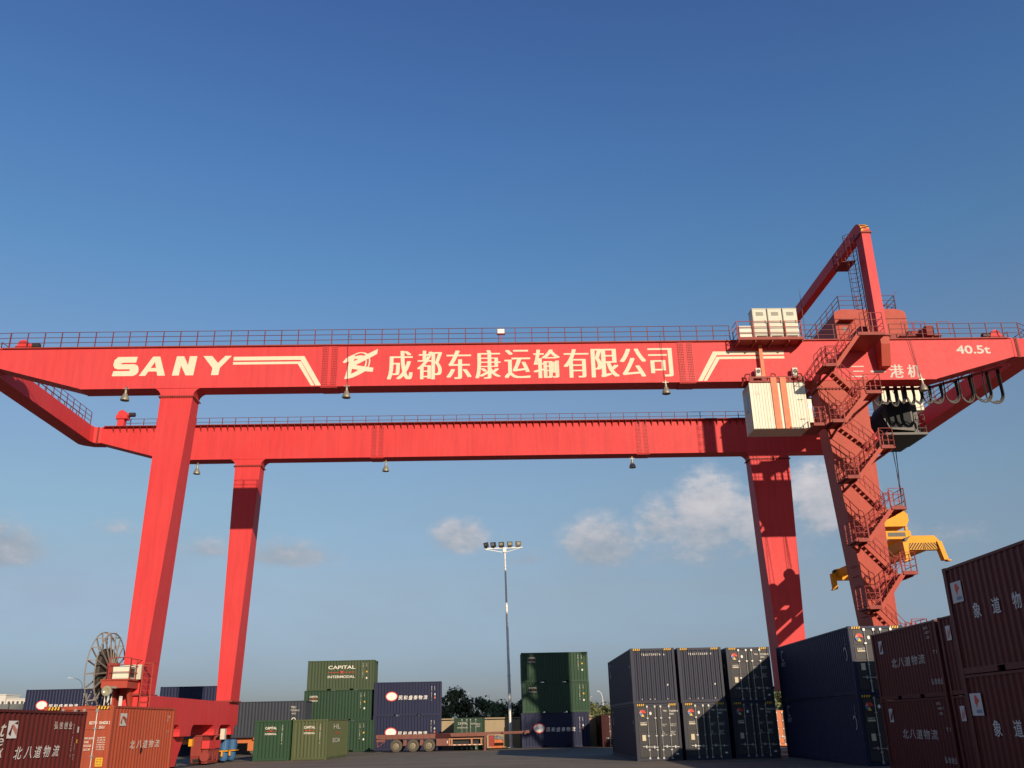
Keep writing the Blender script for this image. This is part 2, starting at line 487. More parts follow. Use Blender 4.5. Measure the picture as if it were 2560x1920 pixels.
# end beams tying the girders together, round cornered in plan
for sgn in (-1, 1):
    def pl(x, y): return (sgn * x, y)
    inner = [(TX + .02, GW)] + [(TX + .02 + .55 * (1 - cos(a)), GW + .55 * sin(a)) for a in [pi / 8 * i for i in range(1, 5)]]
    inner = [(TX + .02, GW - .02), (TX + .3, GW + .03), (TX + .52, GW + .2), (TX + .6, GW + .6)]
    inner += [(TX + .6, D - .6), (TX + .52, D - .2), (TX + .3, D - .03), (TX + .02, D + .02)]
    outer = [(TX + .02, D + GW), (TX + .9, D + GW - .1), (TX + 1.5, D + GW - .55), (TX + 1.75, D + .2), (TX + 1.75, .9), (TX + 1.5, .35), (TX + .9, .04), (TX + .02, 0)]
    MB().prism([pl(*q) for q in inner + outer], TZ - .02, ZT + .02, 'z').build('end_beam', M['red'], crane)
    for yy in (-.035, D - .035):
        mb = MB()
        mb.box(sgn * (TX + .3) - .09, sgn * (TX + .3) + .09, yy, yy + .03, TZ - .06, ZT + .06)
        for k in range(10): mb.tube((sgn * (TX + .3), yy, TZ + .05 + k * .12), (sgn * (TX + .3), yy - .04, TZ + .05 + k * .12), .05, 6)
        mb.build('joint_flange', M['red_dark'], crane)

# legs (x top inner/outer, x foot inner/outer)
LEGS = [(-20.67, -18.79, -20.89, -19.87, 0.0, 'red'), (-20.34, -18.45, -20.2, -19.24, D, 'red'),
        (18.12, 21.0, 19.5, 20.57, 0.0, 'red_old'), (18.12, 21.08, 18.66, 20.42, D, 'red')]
ZL0, ZL1 = 3.83, 20.3
for xa, xb, xc, xd, y0, mt in LEGS:
    mb = MB().hexa([(xc, y0, ZL0), (xd, y0, ZL0), (xd, y0 + 2.3, ZL0), (xc, y0 + 2.3, ZL0)],
                   [(xa, y0, ZL1), (xb, y0, ZL1), (xb, y0 + GW, ZL1), (xa, y0 + GW, ZL1)])
    lg = mb.build('leg', M[mt], crane)
    # head that flares into the girder with a concave fillet on both sides
    R_ = .55
    poly = [(xa, ZL1 + .05)] + [(xa - R_ + R_ * cos(a), ZL1 + .05 + R_ * sin(a) * .95) for a in [pi / 2 * i / 6 for i in range(1, 7)]]
    poly += [(xb + R_ - R_ * cos(a), ZL1 + .05 + R_ * sin(a) * .95) for a in [pi / 2 * i / 6 for i in range(6, 0, -1)]] + [(xb, ZL1 + .05)]
    hd = MB().prism(poly, y0 + .002, y0 + GW - .002).build('leg_head', M[mt if y0 else 'red_front'] if mt != 'red_old' else M['red_old'], lg)
    mb = MB().box(xa - .1, xb + .1, y0 - .09, y0 + GW + .09, ZL1 + .003, ZL1 + .047)
    for k in range(14): mb.tube((xa + .05 + k * (xb - xa - .1) / 13, y0 - .05, ZL1 - .05), (xa + .05 + k * (xb - xa - .1) / 13, y0 - .05, ZL1 + .1), .035, 6)
    for k in range(8):
        for xs in (xa - .05, xb + .05): mb.tube((xs, y0 + .1 + k * (GW - .2) / 7, ZL1 - .05), (xs, y0 + .1 + k * (GW - .2) / 7, ZL1 + .1), .035, 6)
    mb.build('leg_flange', M['red_dark'], lg)
    MB().box(xc - .1, xd + .12, y0 - .1, y0 + 2.42, ZL0 - .04, ZL0 + .06).build('leg_foot_flange', M['red_dark'], lg)

# sill beams with arched undersides and the wheel trucks
for sgn in (-1, 1):
    xi, xo = 19.3, 20.75
    X0, X1 = (-xo, -xi) if sgn < 0 else (xi, xo)
    poly = [(.1, 3.78), (.1, 2.35)]
    def strut(y0, y1):
        r = .5
        return [(y0 - r, 2.35)] + [(y0 - r + r * sin(a), 2.35 - r * (1 - cos(a))) for a in (.5, 1.0, 1.4)] + [(y0, 1.72), (y1, 1.72)] + \
               [(y1 + r - r * sin(a), 2.35 - r * (1 - cos(a))) for a in (1.4, 1.0, .5)] + [(y1 + r, 2.35)]
    poly += strut(1.0, 2.2)[1:] + strut(5.4, 7.4) + strut(12.2, 13.2) + strut(16.2, 16.9) + [(17.69, 2.3), (17.69, 3.78)]
    sb = MB().prism(poly, X0, X1, 'x').build('sill_beam', M['red'], crane)
    xm = (X0 + X1) / 2
    for yc in (1.5, 6.0, 12.3, 16.4):
        tr_ = MB().prism([(yc - 1.15, 1.68), (yc - 1.1, .55), (yc - .9, .12), (yc + .3, .12), (yc + .55, .55), (yc + 1.5, 1.68), (yc + .4, 1.7), (yc - .4, 1.7)], xm - .33, xm + .33, 'x')
        tr_.box(xm - .4, xm + .4, yc - 1.2, yc + 1.52, 1.69, 1.75)
        tk = tr_.build('wheel_truck', M['red'] if yc < 10 else M['red_dark'], crane)
        for dy in (-.6, .6):
            MB().lathe([(0, -.16), (.2, -.16), (.2, -.1), (.36, -.1), (.36, -.2), (.42, -.2), (.42, .2), (.36, .2), (.36, .1), (.2, .1), (.2, .16), (0, .16)], (xm, yc + dy, .42), 'x', 20).build('wheel', M['dark'], tk, True)
    # two upright blue travel motors with yellow brackets
    for yc in (14.6, 16.5):
        xs = X1 + .08 if sgn < 0 else X0 - .08
        mt = MB().lathe([(0, 1.43), (.22, 1.43), (.30, 1.36), (.31, .9), (.34, .88), (.34, .8), (.29, .76), (.29, .3), (.2, .12), (0, .12)], (xs, yc, 0), 'z', 16)
        for k in range(10):
            a = 2 * pi * k / 10
            mt.box(xs + .33 * cos(a) - .012, xs + .33 * cos(a) + .012, yc + .33 * sin(a) - .012, yc + .33 * sin(a) + .012, .95, 1.33)
        mo = mt.build('travel_motor', M['blue_motor'], crane, True)
        MB().box(xs - .36, xs + .36, yc - .42, yc + .42, .70, .76).box(xs - .05, xs + .05, yc + .32, yc + .5, .4, .74).box(xs - .05, xs + .05, yc - .5, yc - .36, .4, .74).build('motor_bracket', M['amber'], mo)
    if sgn < 0:
        MB().box(X1 - .35, X1 + .12, 11.0, 13.5, .95, 1.42).build('drive_guard', M['red'], crane)
        dg = MB().box(X1 - .3, X1 + .06, 11.05, 13.4, .1, .9)
        for k in range(5): dg.box(X1 + .065, X1 + .11, 11.1 + k * .48, 11.42 + k * .48, .2 + .1 * (k % 2), .8)
        dg.tube((X1 - .1, 10.9, .5), (X1 - .1, 11.6, .5), .3, 14)
        dg.build('drive_gear', M['red_dark'], crane)
        MB().box(X1 - .25, X1 - .05, 8.0, 8.3, 1.15, 1.55).build('warning_lamp', M['amber'], crane)
        MB().box(X1 + .02, X1 + .3, 13.6, 14.0, 1.45, 2.1).build('junction_box', M['cream_grey'], crane)
        for yc in (-1.9, 17.9):
            MB().box(X0 + .3, X1 - .3, yc - .12, yc + .12, .4, 1.2).tube((xm, yc, .8), (xm, yc + (.35 if yc > 0 else -.35), .8), .12, 10).build('buffer', M['red_dark'], crane)

# crane rails set in the yard
for xr in (-20.02, 20.02):
    rl = MB().box(xr - .04, xr + .04, -60, 60, .004, .075).box(xr - .35, xr + .35, -60, 60, .002, .012)
    o = rl.build('crane_rail', M['dark'], None)
    o.location = CR_LOC; o.rotation_euler = (0, 0, CR_YAW)
    tag(o, ('worn steel crane rail in the ground beside the cable reel side' if xr < 0 else 'worn steel crane rail in the ground on the stair side'), 'rail')


# ---- handrails
def railing(p0, p1, step, h=1.0, mids=2, r=.024, ends=(True, True), mat='rail_front', parent=crane, name='railing', mb=None):
    p0, p1 = Vector(p0), Vector(p1)
    d = p1 - p0; L = d.length; n = max(1, round(L / step)); up = Vector((0, 0, 1))
    own = mb is None
    mb = mb or MB()
    for i in range(n + 1):
        if (i == 0 and not ends[0]) or (i == n and not ends[1]): continue
        q = p0 + d * (i / n); mb.box(q.x - r, q.x + r, q.y - r, q.y + r, q.z, q.z + h)
    for k in range(mids + 1):
        zz = up * (h * (1 - k / (mids + 1))) if mids else up * h
        mb.tube(p0 + zz, p1 + zz, r * .85, 5)
    return mb.build(name, M[mat], parent) if own else mb


railing((-29.92, -.04, ZT + .05), (13.2, -.04, ZT + .05), 1.0)
railing((17.6, -.04, ZT + .05), (20.6, -.04, ZT + .05), 1.0)
railing((23.05, -.04, ZT + .05), (31.05, -.04, ZT + .05), 1.0)
railing((-29.9, D + 1.13, ZT + .05), (29.9, D + 1.13, ZT + .05), 1.0)
for sgn in (-1, 1):
    railing((sgn * 31.15, 1.3, ZT + .03), (sgn * 31.15, D - .6, ZT + .03), 1.0)
    railing((sgn * 32.1, 1.0, ZT + .03), (sgn * 32.1, D, ZT + .03), 1.0)
railing((-31.95, .1, ZT + .03), (-29.95, -.03, ZT + .05), 1.0)
railing((31.08, -.03, ZT + .05), (31.9, .5, ZT + .03), 1.0)

# ---- signwriting on the front girder
YS = -.010
S_ = [[(-23.42, 22.87), (-22.28, 22.87), (-22.34, 22.50), (-23.10, 22.50), (-23.22, 22.44), (-23.22, 22.40), (-22.40, 22.40), (-22.22, 22.30), (-22.14, 22.12), (-22.14, 21.9), (-22.24, 21.74), (-22.44, 21.65), (-23.66, 21.65), (-23.60, 21.97), (-22.72, 21.97), (-22.64, 22.0), (-22.66, 22.08), (-23.36, 22.08), (-23.56, 22.16), (-23.66, 22.36), (-23.62, 22.66)]]
A_ = [[(-22.08, 21.65), (-21.38, 22.87), (-20.98, 22.87), (-20.55, 21.65), (-20.98, 21.65), (-21.07, 21.92), (-21.53, 21.92), (-21.7, 21.65)], ]
A_ = [[(-22.08, 21.65), (-21.38, 22.87), (-21.1, 22.87), (-21.22, 22.55), (-21.70, 21.65)], [(-21.38, 22.87), (-20.96, 22.87), (-20.55, 21.65), (-21.0, 21.65), (-21.24, 22.55)], [(-21.62, 21.92), (-21.46, 22.14), (-21.1, 22.14), (-21.02, 21.92)]]
N_ = [[(-20.15, 21.65), (-19.98, 22.87), (-19.62, 22.87), (-19.74, 21.65)], [(-19.98, 22.87), (-19.55, 22.87), (-18.95, 21.65), (-19.35, 21.65)], [(-19.22, 22.87), (-18.77, 22.87), (-18.9, 21.65), (-19.32, 21.65)]]
Y_ = [[(-18.42, 22.87), (-17.9, 22.87), (-17.52, 22.42), (-17.12, 22.87), (-16.74, 22.87), (-17.38, 22.10), (-17.44, 21.65), (-17.86, 21.65), (-17.82, 22.10)]]
for L_ in (S_, A_, N_, Y_): put('lettering', polys_mesh('lettering', L_, M['cream_letter'], YS), gf)
stripe_l = [[(-16.62, 22.80), (-12.44, 22.80), (-12.57, 22.56), (-16.62, 22.56)], [(-12.44, 22.80), (-11.36, 20.92), (-11.68, 20.92), (-12.66, 22.56)],
            [(-16.63, 22.46), (-12.62, 22.46), (-12.74, 22.30), (-16.63, 22.30)], [(-12.62, 22.46), (-11.74, 20.92), (-11.95, 20.92), (-12.84, 22.36)]]
put('stripe', polys_mesh('stripe', stripe_l, M['cream_letter'], YS), gf)
stripe_r = [[(16.37, 22.80), (12.08, 22.80), (12.2, 22.56), (16.37, 22.56)], [(12.08, 22.80), (11.0, 20.92), (11.28, 20.92), (12.28, 22.56)],
            [(16.37, 22.46), (12.26, 22.46), (12.36, 22.30), (16.37, 22.30)], [(12.26, 22.46), (11.34, 20.92), (11.54, 20.92), (12.46, 22.36)]]
put('stripe', polys_mesh('stripe', stripe_r, M['cream_letter'], YS), gf)
# round emblem crossed by a slanting stroke
def ring(cx_, cz_, rx, rz, w_, a0, a1, n=14):
    o_, i_ = [], []
    for i in range(n + 1):
        a = a0 + (a1 - a0) * i / n
        o_.append((cx_ + rx * cos(a), cz_ + rz * sin(a))); i_.append((cx_ + (rx - w_) * cos(a), cz_ + (rz - w_) * sin(a)))
    return [[o_[i], o_[i + 1], i_[i + 1], i_[i]] for i in range(n)]
lg_ = [[(-10.152, 22.363), (-10.078, 22.47), (-9.959, 22.617), (-9.79, 22.737), (-9.776, 22.412), (-9.85, 22.4), (-10.046, 22.321)], [(-9.79, 22.737), (-9.427, 22.909), (-9.44, 22.733), (-9.49, 22.436), (-9.38, 22.178), (-9.582, 21.947), (-9.631, 21.626), (-9.663, 21.498), (-9.754, 21.326), (-10.013, 21.295), (-9.855, 21.929), (-9.794, 22.251), (-9.776, 22.412)], [(-9.445, 22.733), (-9.267, 22.79), (-9.068, 22.81), (-8.891, 22.775), (-9.013, 22.673), (-9.221, 22.581), (-9.471, 22.576)], [(-8.079, 23.206), (-8.12, 22.893), (-8.512, 22.654), (-8.831, 22.482), (-9.38, 22.178), (-9.499, 22.355), (-9.49, 22.43), (-9.221, 22.581), (-8.965, 22.727), (-8.671, 22.9)], [(-9.434, 22.909), (-9.275, 22.983), (-9.05, 23.013), (-8.849, 22.984), (-8.67, 22.892), (-8.781, 22.828), (-8.973, 22.939), (-9.098, 22.951), (-9.272, 22.907), (-9.431, 22.83)], [(-8.55, 22.654), (-8.51, 22.451), (-8.535, 22.235), (-8.586, 22.053), (-8.666, 22.062), (-8.61, 22.236), (-8.592, 22.452), (-8.611, 22.628)], [(-8.732, 22.521), (-8.708, 22.399), (-8.727, 22.237), (-8.761, 22.076), (-8.854, 22.104), (-8.81, 22.265), (-8.79, 22.4), (-8.801, 22.495)], [(-9.38, 22.178), (-8.791, 22.077), (-8.315, 22.004), (-8.344, 21.736), (-8.805, 21.782), (-9.194, 21.872), (-9.582, 21.947)], [(-8.805, 21.782), (-9.023, 21.637), (-9.266, 21.507), (-9.509, 21.39), (-9.754, 21.326), (-10.013, 21.295), (-9.663, 21.498), (-9.631, 21.626), (-9.448, 21.709), (-9.194, 21.872)]]
put('emblem', polys_mesh('emblem', lg_, M['cream_letter'], YS), gf)
CH = [('成', -7.5, -5.98), ('都', -5.72, -4.24), ('东', -3.98, -2.48), ('康', -2.26, -.75), ('运', -.52, 1.04), ('输', 1.22, 2.81), ('有', 3.02, 4.54), ('限', 4.67, 6.34), ('公', 6.40, 7.99), ('司', 8.12, 9.58)]
for ch, xa, xb in CH:
    me = fit_text(text_mesh(ch, 1.9, M['cream_letter'], bold=-.010, heavy=.046), xa, xb, 21.22, 23.06)
    for v in me.vertices: v.co.y += YS
    put('lettering', me, gf)
for s_, xa, xb, za, zb_ in [('40.5t', 26.94, 29.03, 22.47, 23.02)]:
    me = fit_text(text_mesh(s_, .8, M['white_worn'], bold=.022), xa, xb, za, zb_)
    for v in me.vertices: v.co.y += YS
    put('lettering', me, gf)
for s_, xa, xb, za, zb_ in [('三', 20.3, 21.15, 21.05, 21.76), ('一', 21.48, 22.37, 21.33, 21.45), ('港', 22.58, 23.48, 20.97, 21.82), ('机', 23.70, 24.50, 20.97, 21.80)]:
    me = fit_text(text_mesh(s_, .8, M['white_worn'], bold=.0, heavy=.022), xa, xb, za, zb_)
    for v in me.vertices: v.co.y += YS
    put('lettering', me, gf)

# ---- bell work lamps
def bell(x, y, z, arm=True):
    mb = MB().lathe([(0, .62), (.07, .62), (.08, .42), (.13, .38), (.15, .3), (.22, .18), (.25, .02), (.25, 0), (.235, .0), (.2, .17), (0, .3)], (x, y, z), 'z', 18)
    mb.box(x - .03, x + .03, y - .03, y + .03, z + .6, z + .85).box(x - .18, x + .18, y - .02, y + .02, z + .70, z + .74)
    if arm: mb.box(x - .03, x + .03, y - .03, y + .35, z + .80, z + .86)
    o = mb.build('work_lamp', M['lamp'], crane, True)
    MB().lathe([(0, .05), (.15, .04), (.2, .015)], (x, y, z + .01), 'z', 16).build('lamp_glass', M['lampglass'], o, True)
    return o


for x in (-22.62, -9.8, 9.0, 24.38): bell(x, -.22, 20.05)
for x in (-23.05, -9.17, 9.19): bell(x, D - .15, 19.72)
bell(-4.4, D - .15, 19.72) if False else None
for x in (-9.8, 9.0, 24.38):
    mb = MB()
    dx = .15 if x > 20 else 0.03
    mb.path([(x - dx * 2, -.13, ZT + .02), (x, -.06, 21.0)], .011, 5)
    if x > 20: mb.path([(x - .2, -.10, ZT + .1), (x + .04, -.06, 21.0)], .011, 5)
    mb.path([(x - dx * 2.2, -.10, ZT), (x - dx * 2.2, -.10, ZT + .55), (x - dx * 2.2 + .14, -.10, ZT + .6), (x - dx * 2.2 + .2, -.10, ZT + .4)], .011, 5)
    mb.build('lamp_cable', M['dark'], crane)

# floodlight on the walkway rail
fl = MB().box(-.93, -.46, -.16, .02, 24.06, 24.37).box(-.95, -.44, -.14, .0, 24.03, 24.06).box(-.72, -.67, -.08, -.03, 23.45, 24.04)
fl = fl.build('floodlight', M['rail'], crane)
MB().box(-.90, -.49, -.175, -.162, 24.08, 24.36).build('lamp_glass', M['logo_white'], fl)

# ---- equipment house hung under the front girder
EX0, EX1, EY0, EY1, EZ0, EZ1 = 13.9, 17.2, -.4, 1.2, 17.76, 20.6
def ribbed(x0, x1, z0, z1, y, pitch=.165, dp=.028):
    mb = MB(); pts = []; x = x0
    while x < x1 - pitch:
        pts += [(x, 0), (x + pitch * .55, 0), (x + pitch * .65, dp), (x + pitch * .9, dp)]; x += pitch
    pts += [(x1, 0)]
    vs = [(px, y + d, z) for px, d in pts for z in (z0, z1)]
    return mb.add(vs, [(2 * i, 2 * i + 2, 2 * i + 3, 2 * i + 1) for i in range(len(pts) - 1)])
eh = ribbed(EX0 + .05, EX1 - .05, EZ0 + .02, EZ1 - .02, EY0)
eh.box(EX0 + .03, EX1 - .03, EY0 + .04, EY1, EZ0, EZ1)
for xx in (EX0, EX1 - .06): eh.box(xx, xx + .06, EY0 - .004, EY0 + .06, EZ0 - .01, EZ1 + .01)
k = EY0 + .15
while k < EY1 - .15: eh.box(EX0 - .0, EX0 + .05, k, k + .10, EZ0 + .05, EZ1 - .05); k += .19
eh = eh.build('equipment_house', M['cream'], crane)
for q in (18.3, 19.5): MB().box(EX1 - .55, EX1 - .2, EY0 - .012, EY0 - .002, q, q + .03).build('hinge', M['dark'], eh)
MB().box(EX0 + .3, EX0 + .6, EY0 - .01, EY0 - .002, 19.9, 20.1).build('label_plate', M['cream_grey'], eh)
MB().box(EX0 - .012, EX0 + .02, .15, .7, 19.0, 20.0).build('window', M['glass'], eh)
MB().box(EX0 - .015, EX0 - .002, -.28, .06, 18.0, 20.45).build('door', M['cream_grey'], eh)
for xa, xb in ((15.2, 15.55), (15.76, 16.11)):
    MB().box(xa, xb, EY0 - .06, EY0 - .005, EZ0 - .02, 20.92).build('hanger_strap', M['orange'], eh)
hb = MB()
def slot_plate(x0, x1, z0, z1, slots, y0, y1):
    xs = [x0] + [q for s in slots for q in s] + [x1]
    for i in range(0, len(xs), 2):
        if xs[i + 1] > xs[i]: hb.box(xs[i], xs[i + 1], y0, y1, z0, z1)
    for a, b_ in slots:
        hb.box(a, b_, y0, y1, z1 - .11, z1); hb.box(a, b_, y0, y1, z0, z0 + .11)
slot_plate(13.95, 17.25, 20.63, 21.0, [(14.2, 14.7), (14.95, 15.17), (15.58, 15.74), (16.14, 16.3), (16.45, 16.95)], EY0 - .02, EY0 + .08)
hb.box(13.95, 17.25, EY0 + .09, EY1, 20.62, 20.66)
hb.path([(13.62, .1, 20.6), (13.8, -.3, 21.18), (14.05, -.36, 21.18), (14.05, -.36, 20.75)], .04, 6)
hb.path([(15.28, -.3, 21.0), (15.35, -.32, 21.22), (15.55, -.36, 21.16), (15.6, -.36, 20.75)], .035, 6)
hb.path([(16.85, -.3, 21.2), (17.1, -.36, 21.18), (17.22, -.36, 20.7)], .035, 6)
hb.build('hanger_frame', M['red_dark'], eh)
for xa in (14.41, 16.61):
    ac = MB().box(xa, xa + .29, -.42, -.12, 21.06, 21.54).box(xa - .03, xa + .32, -.4, -.12, 21.02, 21.055).build('air_conditioner', M['cream_grey'], eh)
    MB().lathe([(.12, -.012), (.12, 0), (.085, 0), (.085, -.012)], (xa + .145, -.425, 21.33), 'y', 16).lathe([(0, -.001), (.084, -.001)], (xa + .145, -.425, 21.33), 'y', 16).build('fan_grille', M['dark'], ac)
MB().box(14.78, 14.98, -.34, -.28, 21.0, 23.08).build('hanger_post', M['orange'], crane)
dr = MB().box(17.24, 17.50, -.36, -.32, 18.12, 19.56).build('open_door', M['cream'], eh)
MB().box(17.30, 17.44, -.366, -.362, 18.95, 19.35).build('door_window', M['glass'], dr)

# ---- cabinet platform on the girder's outer edge
pf = MB().box(13.35, 17.3, -1.08, -.06, 23.12, 23.2)
for xx in (13.4, 14.4, 15.4, 16.4, 17.2): pf.box(xx, xx + .06, -1.05, -.06, 22.98, 23.115)
pf.box(13.35, 17.3, -1.12, -1.083, 23.08, 23.26)
pf = pf.build('cabinet_platform', M['red_dark'], crane)
for i in range(3):
    xa = 14.46 + i * .925
    cb = MB().box(xa, xa + .84, -.92, -.15, 23.42, 25.16).box(xa - .02, xa + .86, -.95, -.13, 25.163, 25.2).box(xa + .02, xa + .1, -.9, -.2, 23.2, 23.42).box(xa + .74, xa + .82, -.9, -.2, 23.2, 23.42)
    cb = cb.build('switch_cabinet', M['cream_grey'], crane)
    MB().box(xa + .03, xa + .81, -.932, -.923, 23.47, 25.1).build('cabinet_door', M['cream_grey'], cb)
    MB().box(xa + .12, xa + .74, -.9, -.3, 23.24, 23.418).build('cable_entry', M['black'], cb)
    lv = MB()
    for q in range(5): lv.box(xa + .2, xa + .64, -.940, -.934, 24.72 + q * .05, 24.745 + q * .05)
    lv.build('louvre', M['dark'], cb)
    MB().box(xa + .70, xa + .73, -.95, -.934, 24.2, 24.42).build('handle', M['dark'], cb)
sc_ = MB().box(13.55, 14.38, -.95, -.4, 23.25, 24.05)
for k in range(6): sc_.box(13.57, 14.36, -.962, -.952, 23.32 + k * .12, 23.38 + k * .12)
sc_.build('ventilation_cabinet', M['white'], crane)
mb = MB()
railing((13.38, -1.05, 23.2), (17.26, -1.05, 23.2), .97, 1.1, 2, .028, mb=mb)
railing((13.38, -1.05, 23.2), (13.38, -.1, 23.2), 1, 1.1, 2, .024, mb=mb)
railing((17.26, -1.05, 23.2), (17.26, -.1, 23.2), 1, 1.1, 2, .024, mb=mb)
mb.build('railing', M['rail'], crane)

# ---- zigzag stairs on the right front leg
LAND = [('T', 19.85, 21.45, 22.72), ('L', 17.68, 18.36, 20.81), ('R', 19.76, 20.59, 19.14), ('L', 17.62, 18.33, 17.46), ('R', 20.1, 20.78, 15.92), ('L', 17.98, 18.64, 14.25),
        ('R', 20.1, 20.82, 12.5), ('L', 18.02, 18.63, 10.8), ('R', 20.13, 20.82, 9.04), ('L', 18.07, 18.72, 7.31), ('R', 20.15, 20.85, 5.6), ('L', 18.2, 18.85, 3.9)]
YO, YI, YM = -2.75, -1.4, -2.08
def leg_x(z, right):
    f = (z - ZL0) / (ZL1 - ZL0)
    return 20.57 + .43 * f if right else 19.5 - 1.38 * f
for kd, xa, xb, z in LAND:
    yi = -.06 if kd == 'T' else YI
    mb = MB().box(xa - (.12 if kd == 'L' else 0), xb + (.12 if kd == 'R' else 0), YO, yi, z - .1, z - .03)
    mb.box(xa, xb, YO - .045, YO - .003, z - .13, z + .06)
    if kd != 'T':
        lx0, lx1 = leg_x(z, False) + .15, leg_x(z, True) - .15
        for q in (.15, .85):
            x = xa + (xb - xa) * q
            mb.bar((x, YI - .25, z - .16), (min(lx1, max(lx0, x)), .03, z - .16), .1, .12)
            mb.bar((x, YO + .2, z - .15), (x, YI, z - .16), .08, .1)
    ld = mb.build('stair_landing', M['red_dark'], crane)
    mb = MB()
    if kd == 'L':
        railing((xa - .08, YO + .03, z), (xa - .08, YI, z), .7, 1.05, 2, .022, mb=mb); railing((xa - .08, YO + .03, z), (xb, YO + .03, z), .7, 1.05, 2, .022, mb=mb)
    elif kd == 'R':
        railing((xb + .08, YO + .03, z), (xb + .08, YI, z), .7, 1.05, 2, .022, mb=mb); railing((xa, YO + .03, z), (xb + .08, YO + .03, z), .8, 1.05, 2, .022, mb=mb)
    else:
        railing((xa + .3, YO + .03, z), (xb, YO + .03, z), .75, 1.3, 2, .026, mb=mb); railing((xb, YO + .03, z), (xb, -1.2, z), .7, 1.05, 2, .022, mb=mb)
    mb.build('landing_railing', M['rail'], ld)


def flight(p0, p1, ya, yb, nt=8):
    """stair between upper end p0=(x,z) and lower end p1, lane ya..yb"""
    (x0, z0), (x1, z1) = p0, p1
    mb = MB()
    for y in (ya + .02, yb - .02):
        mb.bar((x0, y, z0 - .08), (x1, y, z1 - .08), .04, .22)
    for i in range(1, nt):
        f = i / nt; x, z = x0 + (x1 - x0) * f, z0 + (z1 - z0) * f
        mb.box(x - .14, x + .14, ya + .04, yb - .04, z - .05, z)
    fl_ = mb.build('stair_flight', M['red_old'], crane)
    mb = MB()
    for y in (ya + .02, yb - .02):
        for h in (.95, .5):
            mb.tube((x0, y, z0 + h), (x1, y, z1 + h), .021, 5)
        for f in (.04, .36, .68, .96):
            x, z = x0 + (x1 - x0) * f, z0 + (z1 - z0) * f
            mb.tube((x, y, z), (x, y, z + .95), .02, 5)
        # rounded end loops at the landings
        for (x, z, s) in ((x0, z0, 1 if x0 > x1 else -1), (x1, z1, 1 if x1 > x0 else -1)):
            pts = [(x + s * .23 * sin(a), y, z + .725 + .225 * cos(a)) for a in [pi * i / 6 for i in range(7)]]
            mb.path(pts, .019, 5)
    mb.build('stair_handrail', M['rail'], fl_)


for a, b_ in zip(LAND, LAND[1:]):
    if b_[0] == 'L':   # runs down to the left in the outer lane
        flight((a[1] + .02, a[3]), (b_[2] - .02, b_[3]), YO + .02, YM - .03)
    else:              # runs down to the right in the lane next to the leg
        flight((a[2] - .02, a[3]), (b_[1] + .02, b_[3]), YM + .06, YI - .04)
# landing at the house door
mb = MB().box(16.72, 17.5, -2.25, -.3, 17.36, 17.43).box(16.72, 17.5, -2.29, -2.253, 17.31, 17.48)
ld = mb.build('stair_landing', M['red_dark'], crane)
mb = MB(); railing((16.8, -2.2, 17.43), (17.5, -2.2, 17.43), .4, 1.0, 2, .022, mb=mb)
mb.build('landing_railing', M['rail'], ld)
# rungs on the dark flank of the leg
mb = MB()
for k in range(7):
    z = 6.6 + k * .55
    xf = 19.5 - (z - ZL0) * (19.5 - 18.12) / (ZL1 - ZL0)
    mb.path([(xf + .02, .5, z), (xf - .12, .5, z), (xf - .12, 1.1, z), (xf + .02, 1.1, z)], .018, 5)
mb.build('step_iron', M['rail'], crane)

# ---- inverted U service frame over the girders
PX0, PX1 = 21.9, 22.46
PF, PB = -1.0, -.05
mf = MB().hexa([(PX0, PF, 23.4), (PX1, PF, 23.4), (PX1, PB, 23.4), (PX0, PB, 23.4)], [(PX0 + .04, PF, 30.3), (PX1 + .02, PF, 30.3), (PX1 + .02, PB, 30.3), (PX0 + .04, PB, 30.3)])
mf = mf.build('service_frame_post', M['red_front'], crane)
MB().hexa([(PX0, D + .2, 23.5), (PX1, D + .2, 23.5), (PX1, D + 1.1, 23.5), (PX0, D + 1.1, 23.5)], [(PX0 + .04, D + .2, 30.5), (PX1 + .02, D + .2, 30.5), (PX1 + .02, D + 1.1, 30.5), (PX0 + .04, D + 1.1, 30.5)]).build('service_frame_post', M['red_front'], crane)
arc = [(PF + .85 * (1 - cos(a)), 30.42 + .85 * sin(a)) for a in [pi / 2 * i / 6 for i in range(7)]]
arc += [(D + 1.1 - .85 * (1 - cos(a)), 30.42 + .85 * sin(a)) for a in [pi / 2 * i / 6 for i in range(6, -1, -1)]]
arc += [(D + .2, 30.505), (D - .05, 30.55), (.2, 30.5), (PB, 30.42)]
MB().prism(arc, PX0 + .04, PX1 + .02, 'x').build('cross_beam', M['red_front'], mf)
MB().box(PX0 - .04, PX1 + .1, PF - .08, PB + .08, 30.303, 30.417).build('frame_flange', M['red_dark'], mf)
MB().box(PX0 - .06, PX1 + .14, PF - .1, -.08, 23.29, 23.397).build('frame_flange', M['red_dark'], mf)
hz = MB()
for k in range(5):
    # diagonal yellow bands wrapped over the rounded knee
    a0 = pi / 2 * (k + .1) / 5.2; a1 = pi / 2 * (k + .62) / 5.2
    def kp(a, x): return (x, PF + .853 * (1 - cos(a)) - .004, 30.42 + .857 * sin(a))
    hz.add([kp(a0, PX0 + .045), kp(min(pi / 2, a0 + .22), PX1 + .015), kp(min(pi / 2, a1 + .22), PX1 + .015), kp(a1, PX0 + .045)], [(0, 1, 2, 3)])
hz.build('hazard_stripe', M['hazard_y'], mf)
hz = MB()
for k in range(5):
    a0 = pi / 2 * (k + .66) / 5.2; a1 = pi / 2 * (k + 1.06) / 5.2
    hz.add([kp(a0, PX0 + .045), kp(min(pi / 2, a0 + .22), PX1 + .015), kp(min(pi / 2, a1 + .22), PX1 + .015), kp(a1, PX0 + .045)], [(0, 1, 2, 3)])
hz.build('hazard_stripe', M['black'], mf)
